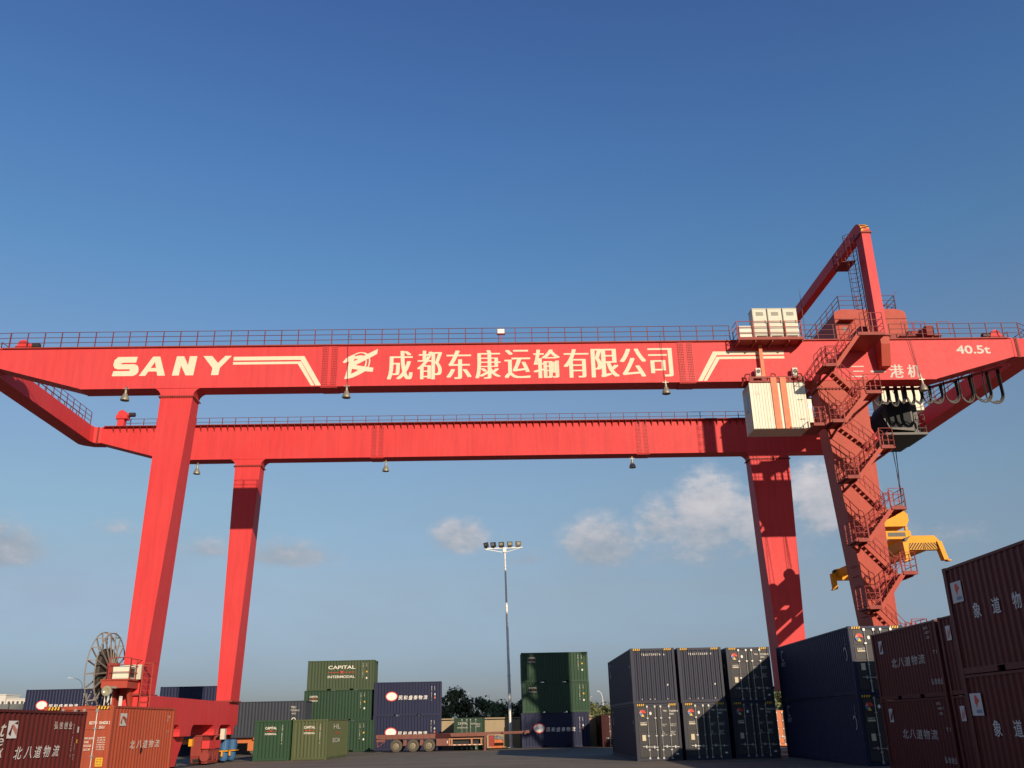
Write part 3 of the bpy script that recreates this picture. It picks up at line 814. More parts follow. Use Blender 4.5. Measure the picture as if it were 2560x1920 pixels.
# wedge bracket that carries the frame on the girder face
MB().prism([(-.011, 23.287), (PF, 23.287), (PF, 22.78), (-.62, 21.5), (-.011, 21.5)], PX0 + .04, PX1 + .02, 'x').build('frame_bracket', M['red_old'], mf)
# caged ladder on the frame's flank, small rest platform under the beam
lx, ly0, ly1 = 21.72, -.35, .15
mb = MB()
for y in (ly0, ly1): mb.box(lx - .02, lx + .02, y - .02, y + .02, 23.6, 30.6)
z = 23.8
while z < 30.5: mb.tube((lx, ly0, z), (lx, ly1, z), .015, 5); z += .3
z = 25.6
while z < 30.7:
    mb.path([(lx, ly0, z)] + [(lx - .62 * sin(a), -.1 - .36 * cos(a), z) for a in [pi * i / 8 for i in range(1, 8)]] + [(lx, ly1, z)], .017, 5); z += .62
for a in (pi * .2, pi * .36, pi * .5, pi * .64, pi * .8):
    mb.tube((lx - .62 * sin(a), -.1 - .36 * cos(a), 25.6), (lx - .62 * sin(a), -.1 - .36 * cos(a), 30.55), .013, 5)
mb.build('caged_ladder', M['rail_front'], mf)
mb = MB().box(21.0, 21.88, .35, 1.7, 29.0, 29.07)
railing((21.02, .38, 29.07), (21.02, 1.67, 29.07), .65, 1.0, 2, .02, mb=mb); railing((21.02, 1.67, 29.07), (21.85, 1.67, 29.07), .8, 1.0, 2, .02, mb=mb)
mb.build('rest_platform', M['rail_front'], mf)

# ---- end winches on the walkways
def winch(x, y, z, s=1, ped=0.0):
    mb = MB().box(x - .5, x + .35, y, y + .6, z + ped, z + ped + .3)
    if ped: mb.hexa([(x - .42, y + .1, z), (x + .12, y + .1, z), (x + .12, y + .6, z), (x - .42, y + .6, z)], [(x - .35, y + .1, z + ped), (x + .12, y + .1, z + ped), (x + .12, y + .6, z + ped), (x - .35, y + .6, z + ped)])
    mb.lathe([(0, 0), (.32, 0), (.32, .5), (0, .5)], (x - .1, y + .05, z + ped + .38), 'y', 18)
    mb.lathe([(0, 0), (.16, 0), (.16, .3), (0, .3)], (x + .2 * s, y + .25, z + ped + .36), 'x', 12)
    o = mb.build('rail_clamp_winch', M['red'], crane, True)
    MB().lathe([(0, 0), (.17, 0), (.17, .42), (.1, .45), (0, .45)], (x + (.42 if s > 0 else -.87), y + .25, z + ped + .36), 'x', 14).build('winch_motor', M['dark'], o, True)


winch(-29.25, .25, ZT + .05, 1)
winch(29.9, .25, ZT + .05, -1)
winch(-29.2, D + .2, ZT + .05, 1, .75)

# ---- festoon cables looped below the girder
def loop(x0, x1, zt, zb_, y=1.36):
    mb = MB()
    for k in range(4):
        dy = k * .05; dz = k * .05
        pts = [(x0 + k * .03, y + dy, zt)]
        for i in range(13):
            a = pi * i / 12
            pts.append(((x0 + x1) / 2 - (x1 - x0) / 2 * cos(a) * (1 - .03 * k), y + dy, zb_ + dz * random.uniform(.5, 1.6) + (.55) * (1 - sin(a))))
        pts.append((x1 - k * .03, y + dy, zt))
        mb.path(pts, .036, 5)
    mb.build('festoon_loop', M['cable'], crane)


xs = 22.0
for k in range(7):
    loop(xs, xs + .5, 20.95, 19.72 + random.uniform(-.1, .12), 1.36 + .1 * (k % 2)); xs += .52
for x0, x1, zt in ((25.45, 26.35, 21.0), (26.45, 27.35, 21.25), (27.42, 28.25, 21.55), (28.3, 29.4, 21.8), (29.05, 30.2, 22.1)):
    loop(x0 + .05, x1, zt, 19.78 + random.uniform(-.05, .05), 1.36 if x0 < 29 else 1.5)
MB().box(21.5, 30.4, 1.3, 1.5, 20.96, 21.04).build('festoon_track', M['red_dark'], crane) if False else None
mb = MB()
mb.bar((18.4, 1.5, 20.8), (25.4, 1.5, 20.8), .12, .14); mb.bar((25.4, 1.5, 20.8), (30.4, 1.5, 22.17), .12, .14)
mb.build('festoon_track', M['red_dark'], crane)

# ---- cable reel with open spoked flanges
RX, RY, RZ_, RR_ = -21.85, .25, 5.0, 2.03
reel = MB().lathe([(0, -.2), (.22, -.2), (.28, -.1), (.28, .35), (.18, .42), (.12, 1.0), (0, 1.0)], (RX, RY, RZ_), 'x', 18).build('cable_reel', M['dark'], crane, True)
for xx, rr in ((-.22, RR_), (.22, RR_ * .97)):
    pts = [(RX + xx, RY + rr * cos(2 * pi * i / 40), RZ_ + rr * sin(2 * pi * i / 40)) for i in range(41)]
    MB().path(pts, .035, 6).build('reel_rim', M['reel'], reel, True)
for i in range(18):
    a = 2 * pi * i / 18 + .1
    mb = MB()
    for xx in (-.22, .22):
        hub = (RX + (.3 if xx > 0 else -.1), RY + .24 * cos(a), RZ_ + .24 * sin(a))
        mb.bar(hub, (RX + xx, RY + RR_ * cos(a), RZ_ + RR_ * sin(a)), .07, .05, (1, 0, 0))
    mb.bar((RX - .22, RY + RR_ * cos(a), RZ_ + RR_ * sin(a)), (RX + .22, RY + RR_ * .97 * cos(a), RZ_ + RR_ * .97 * sin(a)), .05, .05)
    mb.build('spoke', M['reel'], reel)
MB().lathe([(.35, -.13), (1.18, -.13), (1.2, -.1), (1.2, .1), (1.18, .13), (.35, .13)], (RX, RY, RZ_), 'x', 36).build('wound_cable', M['drum'], reel, True)
# reel platform with drive, cabinet, floodlight and ladder
pf = MB().box(-21.3, -19.98, -1.5, 1.4, 4.12, 4.48).box(-21.35, -19.9, -1.56, 1.45, 4.483, 4.54)
pf.box(-21.1, -21.0, -.4, .3, 3.2, 4.118)
pf.prism([(-.6, 4.11), (.3, 4.11), (.3, 3.0), (.0, 3.0)], -20.35, -20.2, 'x')
pf = pf.build('reel_platform', M['red_old'], crane)
MB().box(-21.05, -20.7, -.9, -.1, 4.9, 5.2).box(-21.5, -21.0, -.5, -.1, 4.6, 5.4).build('reel_drive', M['red_dark'], crane)
ec = MB().box(-20.85, -20.02, -1.35, -.5, 4.57, 5.16).box(-20.7, -19.75, -.45, -.1, 4.57, 5.3)
ec = ec.build('electrical_cabinet', M['cream_grey'], crane)
MB().box(-20.015, -20.003, -1.2, -.65, 4.65, 5.08).build('louvre', M['dark'], ec)
MB().box(-20.8, -20.07, -1.362, -1.352, 4.62, 5.12).build('cabinet_door', M['cream'], ec)
mb = MB()
railing((-21.0, -1.5, 4.54), (-19.92, -1.5, 4.54), 1.0, 1.05, 2, .024, mb=mb); railing((-19.92, -1.5, 4.54), (-19.92, .2, 4.54), .8, 1.0, 2, .024, mb=mb)
mb.build('railing', M['rail'], crane)
mb = MB()
for x in (-19.6, -19.1): mb.box(x - .025, x + .025, -.62, -.57, 2.6, 5.35)
z = 2.8
while z < 5.3: mb.tube((-19.6, -.6, z), (-19.1, -.6, z), .016, 5); z += .3
mb.box(-19.6, -19.1, -.62, -.4, 5.33, 5.37); mb.path([(-19.6, -.6, 5.35), (-19.6, 0, 5.35)], .02, 5); mb.path([(-19.1, -.6, 5.35), (-19.1, 0, 5.35)], .02, 5)
for zz in (3.0, 4.0, 4.9): mb.path([(-19.6, -.6, zz), (-19.7, .0, zz)], .018, 5); mb.path([(-19.1, -.6, zz), (-19.3, .0, zz)], .018, 5)
mb.build('access_ladder', M['red_old'], crane)
fl = MB().lathe([(0, .34), (.1, .34), (.14, .24), (.245, .04), (.255, 0), (.23, 0), (.21, .05), (0, .26)], (-20.85, -1.85, 3.98), 'y', 20)
fl.box(-20.75, -20.45, -1.62, -1.55, 4.1, 4.2)
fl = fl.build('floodlight', M['lamp'], crane, True)
MB().lathe([(0, .05), (.1, .03), (.16, .0), (.225, .01)], (-20.85, -1.85, 3.98), 'y', 20).build('lamp_glass', M['lampglass'], fl, True)

# =================================================================== TROLLEY on the girders
def at_crane(o): o.location = CR_LOC; o.rotation_euler = (0, 0, CR_YAW); return o
trol = at_crane(thing('crane_trolley', 'red machinery trolley with rounded roof and hanging cab, on top of the crane girders', 'crane trolley'))
HX0, HX1, HY0, HY1, HZ0, HZ1 = 21.28, 26.05, 3.5, 12.6, 24.55, 27.15
prof = [(HX0, HZ0), (HX0, HZ1 - .42)] + [(HX0 + .35 - .35 * cos(a), HZ1 - .42 + .35 * sin(a)) for a in (.4, .8, 1.2, 1.57)] + \
       [(HX1 - .35 + .35 * cos(a), HZ1 - .42 + .35 * sin(a)) for a in (1.57, 1.2, .8, .4)] + [(HX1, HZ1 - .42), (HX1, HZ0)]
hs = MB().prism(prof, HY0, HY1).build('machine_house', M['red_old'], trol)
MB().box(HX0 - .02, HX1 + .02, HY0 - .035, HY0 - .003, HZ1 - .72, HZ1 - .67).build('drip_moulding', M['red_dark'], hs)
MB().box(21.4, 22.35, HY0 - .55, HY0 - .004, 26.18, 26.24).build('door_canopy', M['red_dark'], hs)
dr = MB().box(21.45, 22.2, HY0 - .03, HY0 - .004, 24.6, 26.1).build('door', M['red_old'], hs)
MB().box(21.72, 21.98, HY0 - .04, HY0 - .032, 25.55, 25.85).build('door_window', M['glass'], dr)
MB().prism([(23.7, 25.0), (23.85, 26.05), (24.1, 26.35), (24.35, 26.1), (24.4, 25.0)], HY0 - .02, HY0 - .004).build('ventilation_opening', M['dark'], hs)
rf = MB().box(HX0 + .45, HX1 - .45, HY0 + .1, HY1 - .1, HZ1 - .067, HZ1 + .05)
rf.build('roof_deck', M['red_old'], hs)
mb = MB()
railing((HX0 + .5, HY0 + .15, HZ1 + .05), (HX1 - .5, HY0 + .15, HZ1 + .05), 1.25, 1.0, 2, .025, mb=mb)
railing((HX0 + .5, HY0 + .15, HZ1 + .05), (HX0 + .5, HY1 - .15, HZ1 + .05), 1.1, 1.0, 2, .025, mb=mb)
railing((HX1 - .5, HY0 + .15, HZ1 + .05), (HX1 - .5, HY1 - .15, HZ1 + .05), 1.1, 1.0, 2, .025, mb=mb)
mb.tube((HX1 - .5, HY0 + .15, HZ1 + 1.05), (HX1 - .25, HY0 + .15, HZ1 + 1.35), .02, 5); mb.tube((HX1 - .5, HY0 + .15, HZ1 + .1), (HX1 - 1.2, HY0 + 1.3, HZ1 + 1.0), .02, 5)
mb.build('roof_railing', M['rail_front'], hs)
fr = MB()
for xx in (21.4, 25.5): fr.box(xx, xx + .45, .25, D + .9, 23.85, 24.5)
fr.box(21.3, 26.1, 1.5, 1.95, 23.9, 24.45); fr.box(21.3, 26.1, 13.2, 13.65, 23.9, 24.45)
for xx in (21.62, 25.72):
    for yy in (.58, D + .58): fr.lathe([(0, -.08), (.26, -.08), (.26, .08), (0, .08)], (xx, yy, 23.75), 'y', 16)
fr.box(24.2, 26.8, 1.0, 3.4, 24.1, 24.2)
fr.box(25.96, 28.5, 7.9, 8.15, 23.9, 24.2); fr.box(25.96, 28.5, 9.45, 9.7, 23.9, 24.2)
fr.build('trolley_frame', M['red_dark'], trol)
mb = MB()
for q in ((24.4, 1.05), (25.2, 1.05), (26.7, 1.05)): railing((q[0], q[1], 24.2), (q[0] + .7, q[1], 24.2), .7, .9, 1, .02, mb=mb)
mb.box(24.9, 25.6, 1.3, 1.9, 24.2, 24.6); mb.lathe([(0, 0), (.24, 0), (.24, .6), (0, .6)], (25.7, 1.6, 24.55), 'x', 14)
mb.build('trolley_service_deck', M['rail'], trol)
MB().tube((20.95, 8.0, 27.2), (20.95, 8.0, 30.9), .03, 6, .012).tube((20.95, 8.0, 27.2), (21.6, 8.0, 27.15), .03, 6).build('lightning_rod', M['dark'], trol)
# hanging operator cab, glazed nose pointing along the girders to the left
cb = MB().prism([(23.75, 20.7), (23.3, 19.9), (23.75, 18.9), (25.35, 18.75), (25.35, 20.7)], 3.6, 5.6)
cb.box(24.2, 24.3, 4.2, 4.3, 20.7, 23.9).box(25.2, 25.3, 4.2, 4.3, 20.7, 23.9).box(24.2, 24.3, 5.2, 5.3, 20.7, 23.9).box(25.2, 25.3, 5.2, 5.3, 20.7, 23.9)
cb = cb.build('operator_cab', M['dark'], trol)
MB().prism([(23.73, 20.62), (23.27, 19.92), (23.28, 19.85), (23.3, 19.9), (23.75, 20.66)], 3.7, 5.5).prism([(23.27, 19.85), (23.72, 18.93), (23.75, 18.93), (23.3, 19.85)], 3.7, 5.5).build('cab_windscreen', M['dull_glass'], cb)
MB().box(23.75, 25.2, 3.575, 3.597, 19.0, 20.55).build('cab_side_window', M['dull_glass'], cb)
MB().box(23.3, 26.0, 3.4, 6.2, 18.45, 18.6).box(23.9, 26.0, 6.203, 7.5, 18.5, 18.62).build('cab_platform', M['dark'], trol)
MB().box(25.6, 28.4, 8.0, 9.6, 21.6, 23.6).box(25.55, 28.45, 7.96, 9.64, 23.6, 23.7).box(25.7, 25.9, 8.1, 9.5, 23.7, 23.9).box(28.1, 28.3, 8.1, 9.5, 23.7, 23.9).build('hanging_cabinet', M['cream'], trol)
MB().box(25.4, 25.8, 3.9, 5.4, 18.65, 20.6).build('cab_locker', M['dark'], trol)
mb = MB()
railing((25.4, 3.45, 18.6), (25.95, 3.45, 18.6), .6, 1.15, 3, .02, mb=mb); railing((25.95, 3.45, 18.6), (25.95, 6.1, 18.6), .9, 1.15, 3, .02, mb=mb)
for k in range(10): mb.box(25.5, 26.2, 4.4 + k * .15, 4.6 + k * .15, 18.85 + k * .24, 18.89 + k * .24)
for xx in (25.47, 26.23): mb.bar((xx, 4.35, 18.6), (xx, 6.0, 21.3), .05, .12); mb.tube((xx, 4.35, 19.6), (xx, 6.0, 22.3), .025, 5)
mb.build('cab_stair', M['dark'], trol)
# hoist ropes
mb = MB()
for xx, yy in ((22.95, 5.2), (24.4, 5.2), (22.95, 8.2), (24.4, 8.2)):
    mb.tube((xx + .1, yy, 24.0), (xx, yy, 13.9), .018, 5); mb.tube((xx - .25, yy + .15, 24.0), (xx + .25, yy + .15, 13.9), .018, 5)
mb.tube((25.0, 6.0, 18.5), (24.75, 6.0, 14.2), .03, 5)
mb.build('hoist_rope', M['cable'], trol)

# =================================================================== SPREADER hanging on the ropes
spr = at_crane(thing('container_spreader', 'yellow container spreader with striped end beam hanging on ropes behind the right front leg', 'spreader'))
hbk = MB().prism([(22.75, 13.0), (24.35, 13.0), (24.55, 13.35), (24.55, 13.75), (24.35, 13.95), (22.95, 13.95), (22.75, 13.75)], 5.0, 8.6)
hbk = hbk.build('head_block', M['yellow'], spr)
for yy in (5.25, 8.25):
    MB().lathe([(0, -.1), (.4, -.1), (.4, .1), (0, .1)], (23.05, yy, 14.05), 'y', 18).lathe([(0, -.1), (.4, -.1), (.4, .1), (0, .1)], (24.2, yy, 14.05), 'y', 18).build('rope_sheave', M['dark'], hbk, True)
cf = MB().box(22.7, 24.5, 4.9, 5.05, 12.2, 12.7).box(22.7, 24.5, 8.5, 8.65, 12.2, 12.7).box(22.7, 22.85, 5.05, 8.5, 12.2, 12.7).box(24.35, 24.5, 5.05, 8.5, 12.2, 12.7)
for xx, yy in ((22.8, 5.1), (24.3, 5.1), (22.8, 8.4), (24.3, 8.4)): cf.box(xx, xx + .15, yy, yy + .15, 12.7, 13.0)
cf.box(22.75, 22.95, 4.95, 5.3, 11.5, 12.2).box(24.25, 24.45, 4.95, 5.3, 11.5, 12.2).box(22.75, 22.95, 8.3, 8.6, 11.5, 12.2).box(24.25, 24.45, 8.3, 8.6, 11.5, 12.2)
cf = cf.build('centre_frame', M['yellow'], spr)
MB().box(23.05, 24.15, 4.89, 4.897, 12.35, 12.6).build('slot', M['dark'], cf)
for xx in (22.45, 23.75): MB().box(xx, xx + .4, 1.43, 12.5, 11.05, 11.55).build('telescopic_beam', M['yellow'], spr)
for yy, s in ((1.0, -1), (12.55, 1)):
    eb = MB().prism([(22.33, 10.85), (24.24, 10.85), (24.24, 11.35), (23.98, 11.65), (22.6, 11.65), (22.33, 11.35)], yy, yy + .42).build('end_beam', M['yellow'], spr)
    yf = yy - .006 if s < 0 else yy + .426
    st_b = MB()
    for k in range(7):
        for sg in (-1, 1):
            x = 23.285 + sg * (.02 + k * .165)
            pts = [(x, 10.87), (x + sg * .085, 10.87), (x + sg * .085 - sg * .3, 11.24), (x - sg * .3, 11.24)]
            pts = [((max(23.295, px) if sg > 0 else min(23.275, px)), pz) for px, pz in pts]
            pts = [(min(24.22, max(22.35, px)), pz) for px, pz in pts]
            st_b.add([(px, yf, pz) for px, pz in pts], [(0, 1, 2, 3)])
    st_b.build('hazard_stripe', M['black'], eb)
    for xx in (22.06, 24.05):
        lean = .16 if xx > 23 else -.02
        fp = MB().hexa([(xx + lean, yy - .25, 10.22), (xx + lean + .26, yy - .25, 10.22), (xx + lean + .26, yy + .2, 10.22), (xx + lean, yy + .2, 10.22)],
                       [(xx, yy - .1, 11.3), (xx + .26, yy - .1, 11.3), (xx + .26, yy + .35, 11.3), (xx, yy + .35, 11.3)])
        fp.box(xx + lean + (.2 if xx > 23 else -.1), xx + lean + (.4 if xx > 23 else .05), yy - .25, yy + .15, 10.16, 10.23)
        fp = fp.build('corner_guide', M['yellow'], spr)
        MB().lathe([(0, -.16), (.17, -.16), (.17, .16), (0, .16)], (xx + (-.14 if xx > 23 else .35), yy + .18, 11.42), 'y', 14).build('guide_motor', M['dark'], fp, True)

# =================================================================== CONTAINERS
W_, H8, H9, L20, L40 = 2.438, 2.591, 2.896, 6.058, 12.192
_cm = {}


def corr(mb, plane, a0, a1, z0, z1, base, dirn, pitch, dp=.036):
    """corrugated sheet; plane 'x' (wall at x=base, runs along y) or 'y'; dirn +1/-1 outward sign"""
    n = max(3, round((a1 - a0) / pitch)); p = (a1 - a0) / n; pts = []
    for i in range(n):
        s = a0 + i * p
        pts += [(s, 0), (s + p * .27, 0), (s + p * .5, dp), (s + p * .77, dp)]
    pts.append((a1, 0))
    vs = []
    for a, d in pts:
        for z in (z0, z1):
            vs.append((base - dirn * d, a, z) if plane == 'x' else (a, base - dirn * d, z))
    mb.add(vs, [(2 * i, 2 * i + 2, 2 * i + 3, 2 * i + 1) for i in range(len(pts) - 1)])


def cont_meshes(L, H, key, doors, dkey):
    k = (L, H, key, doors, dkey)
    if k in _cm: return _cm[k]
    m, md = M[key], M[dkey]
    out_ = {}
    b_ = MB()
    corr(b_, 'x', .14, L - .14, .15, H - .07, .022, -1, .278)
    corr(b_, 'x', .14, L - .14, .15, H - .07, W_ - .022, 1, .278)
    corr(b_, 'y', .12, W_ - .12, .15, H - .09, L - .025, 1, .25, .04)
    if not doors: corr(b_, 'y', .12, W_ - .12, .15, H - .09, .025, -1, .25, .04)
    b_.box(.05, W_ - .05, .06, L - .06, H - .05, H - .022)
    b_.box(.06, W_ - .06, .06, L - .06, .13, .148)
    out_['body'] = b_.mesh('body', m)
    f_ = MB()
    for x in (0, W_ - .13):
        for y in (0, L - .16):
            f_.box(x, x + .13, y, y + .16, .12, H - .12)
    for x in (0.004, W_ - .064):
        f_.box(x, x + .06, .17, L - .17, H - .075, H - .012)
        segs = [(.17, L - .17)]
        if L < 7: segs = [(.17, L / 2 - 1.2), (L / 2 - .85, L / 2 + .85), (L / 2 + 1.2, L - .17)]
        for a, c_ in segs: f_.box(x, x + .06, a, c_, .012, .155)
        if L < 7:
            for a in (L / 2 - 1.2, L / 2 + .85): f_.box(x, x + .06, a, a + .35, .13, .155)
    for y in (.004, L - .094):
        f_.box(.13, W_ - .13, y, y + .09, H - .13, H - .01)
        f_.box(.13, W_ - .13, y, y + .09, .012, .155)
    out_['frame'] = f_.mesh('frame', m)
    for nm, x in (('c0', -.004), ('c1', W_ - .158)):
        pass
    cc = MB().box(0, .166, 0, .182, 0, .118)
    out_['corner_casting'] = cc.mesh('corner_casting', m)
    if doors:
        d_ = MB(); wd = (W_ - .26) / 2 - .012
        d_.box(0, wd, 0, .05, .17, H - .14)
        zs = [.17 + (H - .31) * q for q in (.0, .24, .49, .74, 1.0)]
        for a, c_ in zip(zs, zs[1:]): d_.box(.05, wd - .05, -.022, -.001, a + .035, c_ - .035)
        out_['door'] = d_.mesh('door', md)
        r_ = MB().tube((0, -.055, .12), (0, -.055, H - .1), .02, 8)
        for z in (.14, H - .16): r_.box(-.045, .045, -.08, -.0, z - .05, z + .05)
        for z in (.55, 1.25, H - .75): r_.box(-.05, .05, -.078, -.024, z - .03, z + .03)
        out_['locking_bar'] = r_.mesh('locking_bar', M['grey'], True)
        h_ = MB().bar((0, -.085, .72), (.42, -.085, .70), .02, .035).box(.17, .24, -.1, -.03, .64, .78)
        out_['door_handle'] = h_.mesh('door_handle', M['grey'])
        g_ = MB().box(-.03, .03, -.035, .02, .17, H - .14)
        out_['door_gasket'] = g_.mesh('door_gasket', M['black'])
    if H > 2.7:
        y_ = MB(); bk = MB()
        for x0 in (0,):
            for i in range(4):
                xx = x0 + i * .105
                y_.add([(xx, 0, H - .125), (xx + .055, 0, H - .125), (xx + .085, 0, H - .02), (xx + .03, 0, H - .02)], [(0, 1, 2, 3)])
            bk.add([(x0 - .02, 0, H - .128), (x0 + .45, 0, H - .128), (x0 + .45, 0, H - .016), (x0 - .02, 0, H - .016)], [(0, 1, 2, 3)])
        out_['hazard_y'] = y_.mesh('hazard_stripe', M['hazard_y']); out_['hazard_b'] = bk.mesh('hazard_stripe', M['black'])
    _cm[k] = out_
    return out_


CUBES = []


def container(label, L, H, x, y, z, yaw, key, doors=False, group=None, dkey=None):
    t_ = thing('shipping_container', label, 'shipping container', (x, y, z), yaw, group)
    g = cont_meshes(L, H, key, doors, dkey or key)
    put('body', g['body'], t_); put('frame', g['frame'], t_)
    for cx_ in (-.004, W_ - .162):
        for cy_ in (-.004, L - .178):
            for cz_ in (0, H - .118):
                put('corner_casting', g['corner_casting'], t_, Matrix.Translation((cx_, cy_, cz_)))
    if doors:
        wd = (W_ - .26) / 2 - .012
        for s in (0, 1):
            x0 = .13 if s == 0 else W_ / 2 + .012
            dd = put('door', g['door'], t_, Matrix.Translation((x0, .045, 0)))
            for q in ((.515, .91) if s == 0 else (.177, .60)):
                put('locking_bar', g['locking_bar'], dd, Matrix.Translation((wd * q, 0, 0)))
            put('door_handle', g['door_handle'], dd, Matrix.Translation((wd * .177 if s else wd * .515 - .36, 0, 0)))
            put('door_handle', g['door_handle'], dd, Matrix.Translation((wd * .60 if s else wd * .91 - .36, 0, -.02)))
        put('door_gasket', g['door_gasket'], t_, Matrix.Translation((W_ / 2, .04, 0)))
    if 'hazard_y' in g:
        for x0 in (.15, W_ - .57):
            hb_ = put('hazard_stripe', g['hazard_b'], t_, Matrix.Translation((x0, .0015, 0)))
            put('hazard_band', g['hazard_y'], hb_, Matrix.Translation((0, -.003, 0)))
    t_['_L'] = L; t_['_H'] = H
    return t_


def face_mtx(t_, face, u, v, off=.0):
    L = t_['_L']
    if face == 'N': return Matrix.Translation((u, .012 - off, v))
    if face == 'R': return Matrix.Translation((W_ - .012 + off, u, v)) @ Matrix.Rotation(pi / 2, 4, 'Z')
    if face == 'L': return Matrix.Translation((.012 - off, L - u, v)) @ Matrix.Rotation(-pi / 2, 4, 'Z')


def write(t_, face, u, v, s, size, mat='white', bold=.01, width=None, height=None, off=.0, sx=1.0, heavy=0, name='lettering', shear=0):
    me = text_mesh(s, size, M[mat], bold=bold, heavy=heavy, shear=shear)
    if width and height: me = fit_text(me, 0, width, 0, height)
    elif width: 
        zs = [q.co.z for q in me.vertices]; me = fit_text(me, 0, width, min(zs), max(zs))
    return put(name, me, t_, face_mtx(t_, face, u, v, off))


def vtext(t_, face, u, v, s, size, mat='white', pitch=None):
    """characters stacked downwards"""
    pitch = pitch or size * .95
    mb_v, mb_f = [], []
    for i, ch in enumerate(s):
        if ch == ' ': continue
        me = text_mesh(ch, size, M[mat], bold=.012)
        b0 = len(mb_v)
        mb_v += [(q.co.x, q.co.y, q.co.z - i * pitch) for q in me.vertices]
        mb_f += [tuple(k + b0 for k in p.vertices) for p in me.polygons]
    me = bpy.data.meshes.new('lettering'); me.from_pydata(mb_v, [], mb_f); me.materials.append(M[mat])
    return put('lettering', me, t_, face_mtx(t_, face, u, v))


def decal(t_, face, u, v, polys, mat, name='placard', off=.002):
    return put(name, polys_mesh(name, polys, M[mat]), t_, face_mtx(t_, face, u, v, off))


def rect(a, b_, w_, h_): return [(a, b_), (a + w_, b_), (a + w_, b_ + h_), (a, b_ + h_)]


# --- near left: dark red box end-on, orange red box behind it
c = container('dark maroon container at the left edge, its long side lettered in white', L20, H8, -14.68, 21.88, 0, .06, 'maroon', False, 'dark red and orange containers by the cable reel')
decal(c, 'R', 1.27, 1.92, [rect(0, 0, .52, .40)], 'logo_white')
decal(c, 'R', 1.27, 1.92, [[(.5, .05), (.5, .2), (.28, .32), (.14, .28), (.3, .18)]], 'pink', 'emblem', .005)
decal(c, 'R', 1.27, 1.92, [[(.06, .1), (.24, .33), (.2, .05)], [(.3, .34), (.5, .4), (.5, .31)]], 'maroon', 'emblem', .005)
for i, ch in enumerate('北八道物流'):
    write(c, 'R', 1.80 + i * .56, 1.43, ch, .5, 'logo_white', .006, width=.44, height=.29, shear=.2)
for i, ch in enumerate('弘信创业'):
    write(c, 'R', 3.94 + i * .32, 2.12, ch, .3, 'white', .006, width=.22, height=.19)
write(c, 'R', .93, 1.96, 't', .5, 'white', .004, width=.26, height=.3, shear=.3); write(c, 'R', .86, 1.76, 'e', .5, 'white', .004, width=.3, height=.17, shear=.2); write(c, 'R', .95, 1.5, 'x', .5, 'white', .004, width=.26, height=.2, shear=.2)
vtext(c, 'R', 5.24, 2.2, 'BDTU 054028 2', .07, 'white'); vtext(c, 'R', 5.45, 1.7, '22G1 MAX', .06, 'white')
decal(c, 'R', 5.52, 2.02, [rect(0, 0, .12, .16)], 'sticker'); decal(c, 'R', 5.55, 1.74, [rect(0, 0, .09, .1)], 'hazard_y')

c = container('faded orange red tall container, doors half hidden behind the maroon one', L20, H9, -16.54, 33.42, 0, 0, 'orange_box', True, 'dark red and orange containers by the cable reel')
write(c, 'N', 1.66, 2.28, 'BDTU', .17, 'white', .012, width=.26, height=.1, off=.03); write(c, 'N', 2.0, 2.28, '054028 2', .17, 'white', .012, width=.37, height=.1, off=.03); write(c, 'N', 2.0, 2.14, '25G1', .15, 'white', .012, width=.19, height=.09, off=.03)
for i, s_ in enumerate(('MAX GROSS', 'TARE', 'PAYLOAD', 'CU.CAP')): write(c, 'N', 1.56, 1.80 - i * .12, s_, .1, 'white', .008, width=(.3, .16, .26, .24)[i], height=.07, off=.03)
for i, s_ in enumerate(('30,480 KG', '67,200 LB', '2,700 KG', '5,950 LB', '27,780 KG', '61,250 LB')): write(c, 'N', 2.0, 1.82 - i * .075, s_, .1, 'white', .006, width=.28, height=.05, off=.03)
decal(c, 'N', 2.03, .93, [rect(0, 0, .25, .28)], 'hazard_y', off=.03)
for i, s_ in enumerate(('CAUTION', '9FT6', 'HIGH')): write(c, 'N', 2.06, 1.13 - i * .08, s_, .075, 'black', .006, width=.19, height=.05, off=.034)
decal(c, 'R', .66, 2.22, [rect(0, 0, .58, .42)], 'sticker'); decal(c, 'R', .66, 2.22, [[(.56, .04), (.56, .24), (.3, .34), (.14, .28), (.34, .2)], [(.05, .1), (.2, .34), (.2, .05)]], 'orange_box', 'emblem', .005)
for i, ch in enumerate('北八道物流'): write(c, 'R', 1.8 + i * .6, 1.44, ch, .5, 'white', .006, width=.46, height=.28, shear=.15)
write(c, 'R', 5.25, 2.5, '3 U', .16, 'white', width=.3, height=.1); write(c, 'R', 5.27, 2.37, 'J', .16, 'white', width=.08, height=.1); write(c, 'R', 5.35, 1.95, '1 1', .14, 'white_worn', width=.2, height=.1)
decal(c, 'R', 2.9, 1.36, [disc_poly(0, 0, .11, .12, 9, .3)], 'black', 'rust_hole', .004)

# --- front pair of green boxes, ends to the camera
def capital_small(c, face, u, v, k=1.0, rows=True):
    write(c, face, u, v, 'CAPITAL', .22 * k, 'white', .02, width=.78 * k)
    decal(c, face, u, v - .13 * k, [rect(0, 0, .36 * k, .018 * k), rect(.42 * k, 0, .36 * k, .018 * k), [(.33 * k, .05 * k), (.45 * k, .05 * k), (.39 * k, -.05 * k)]], 'logo_red', 'emblem')
    write(c, face, u, v - .36 * k, 'INTERMODAL', .17 * k, 'white', .014, width=.78 * k)


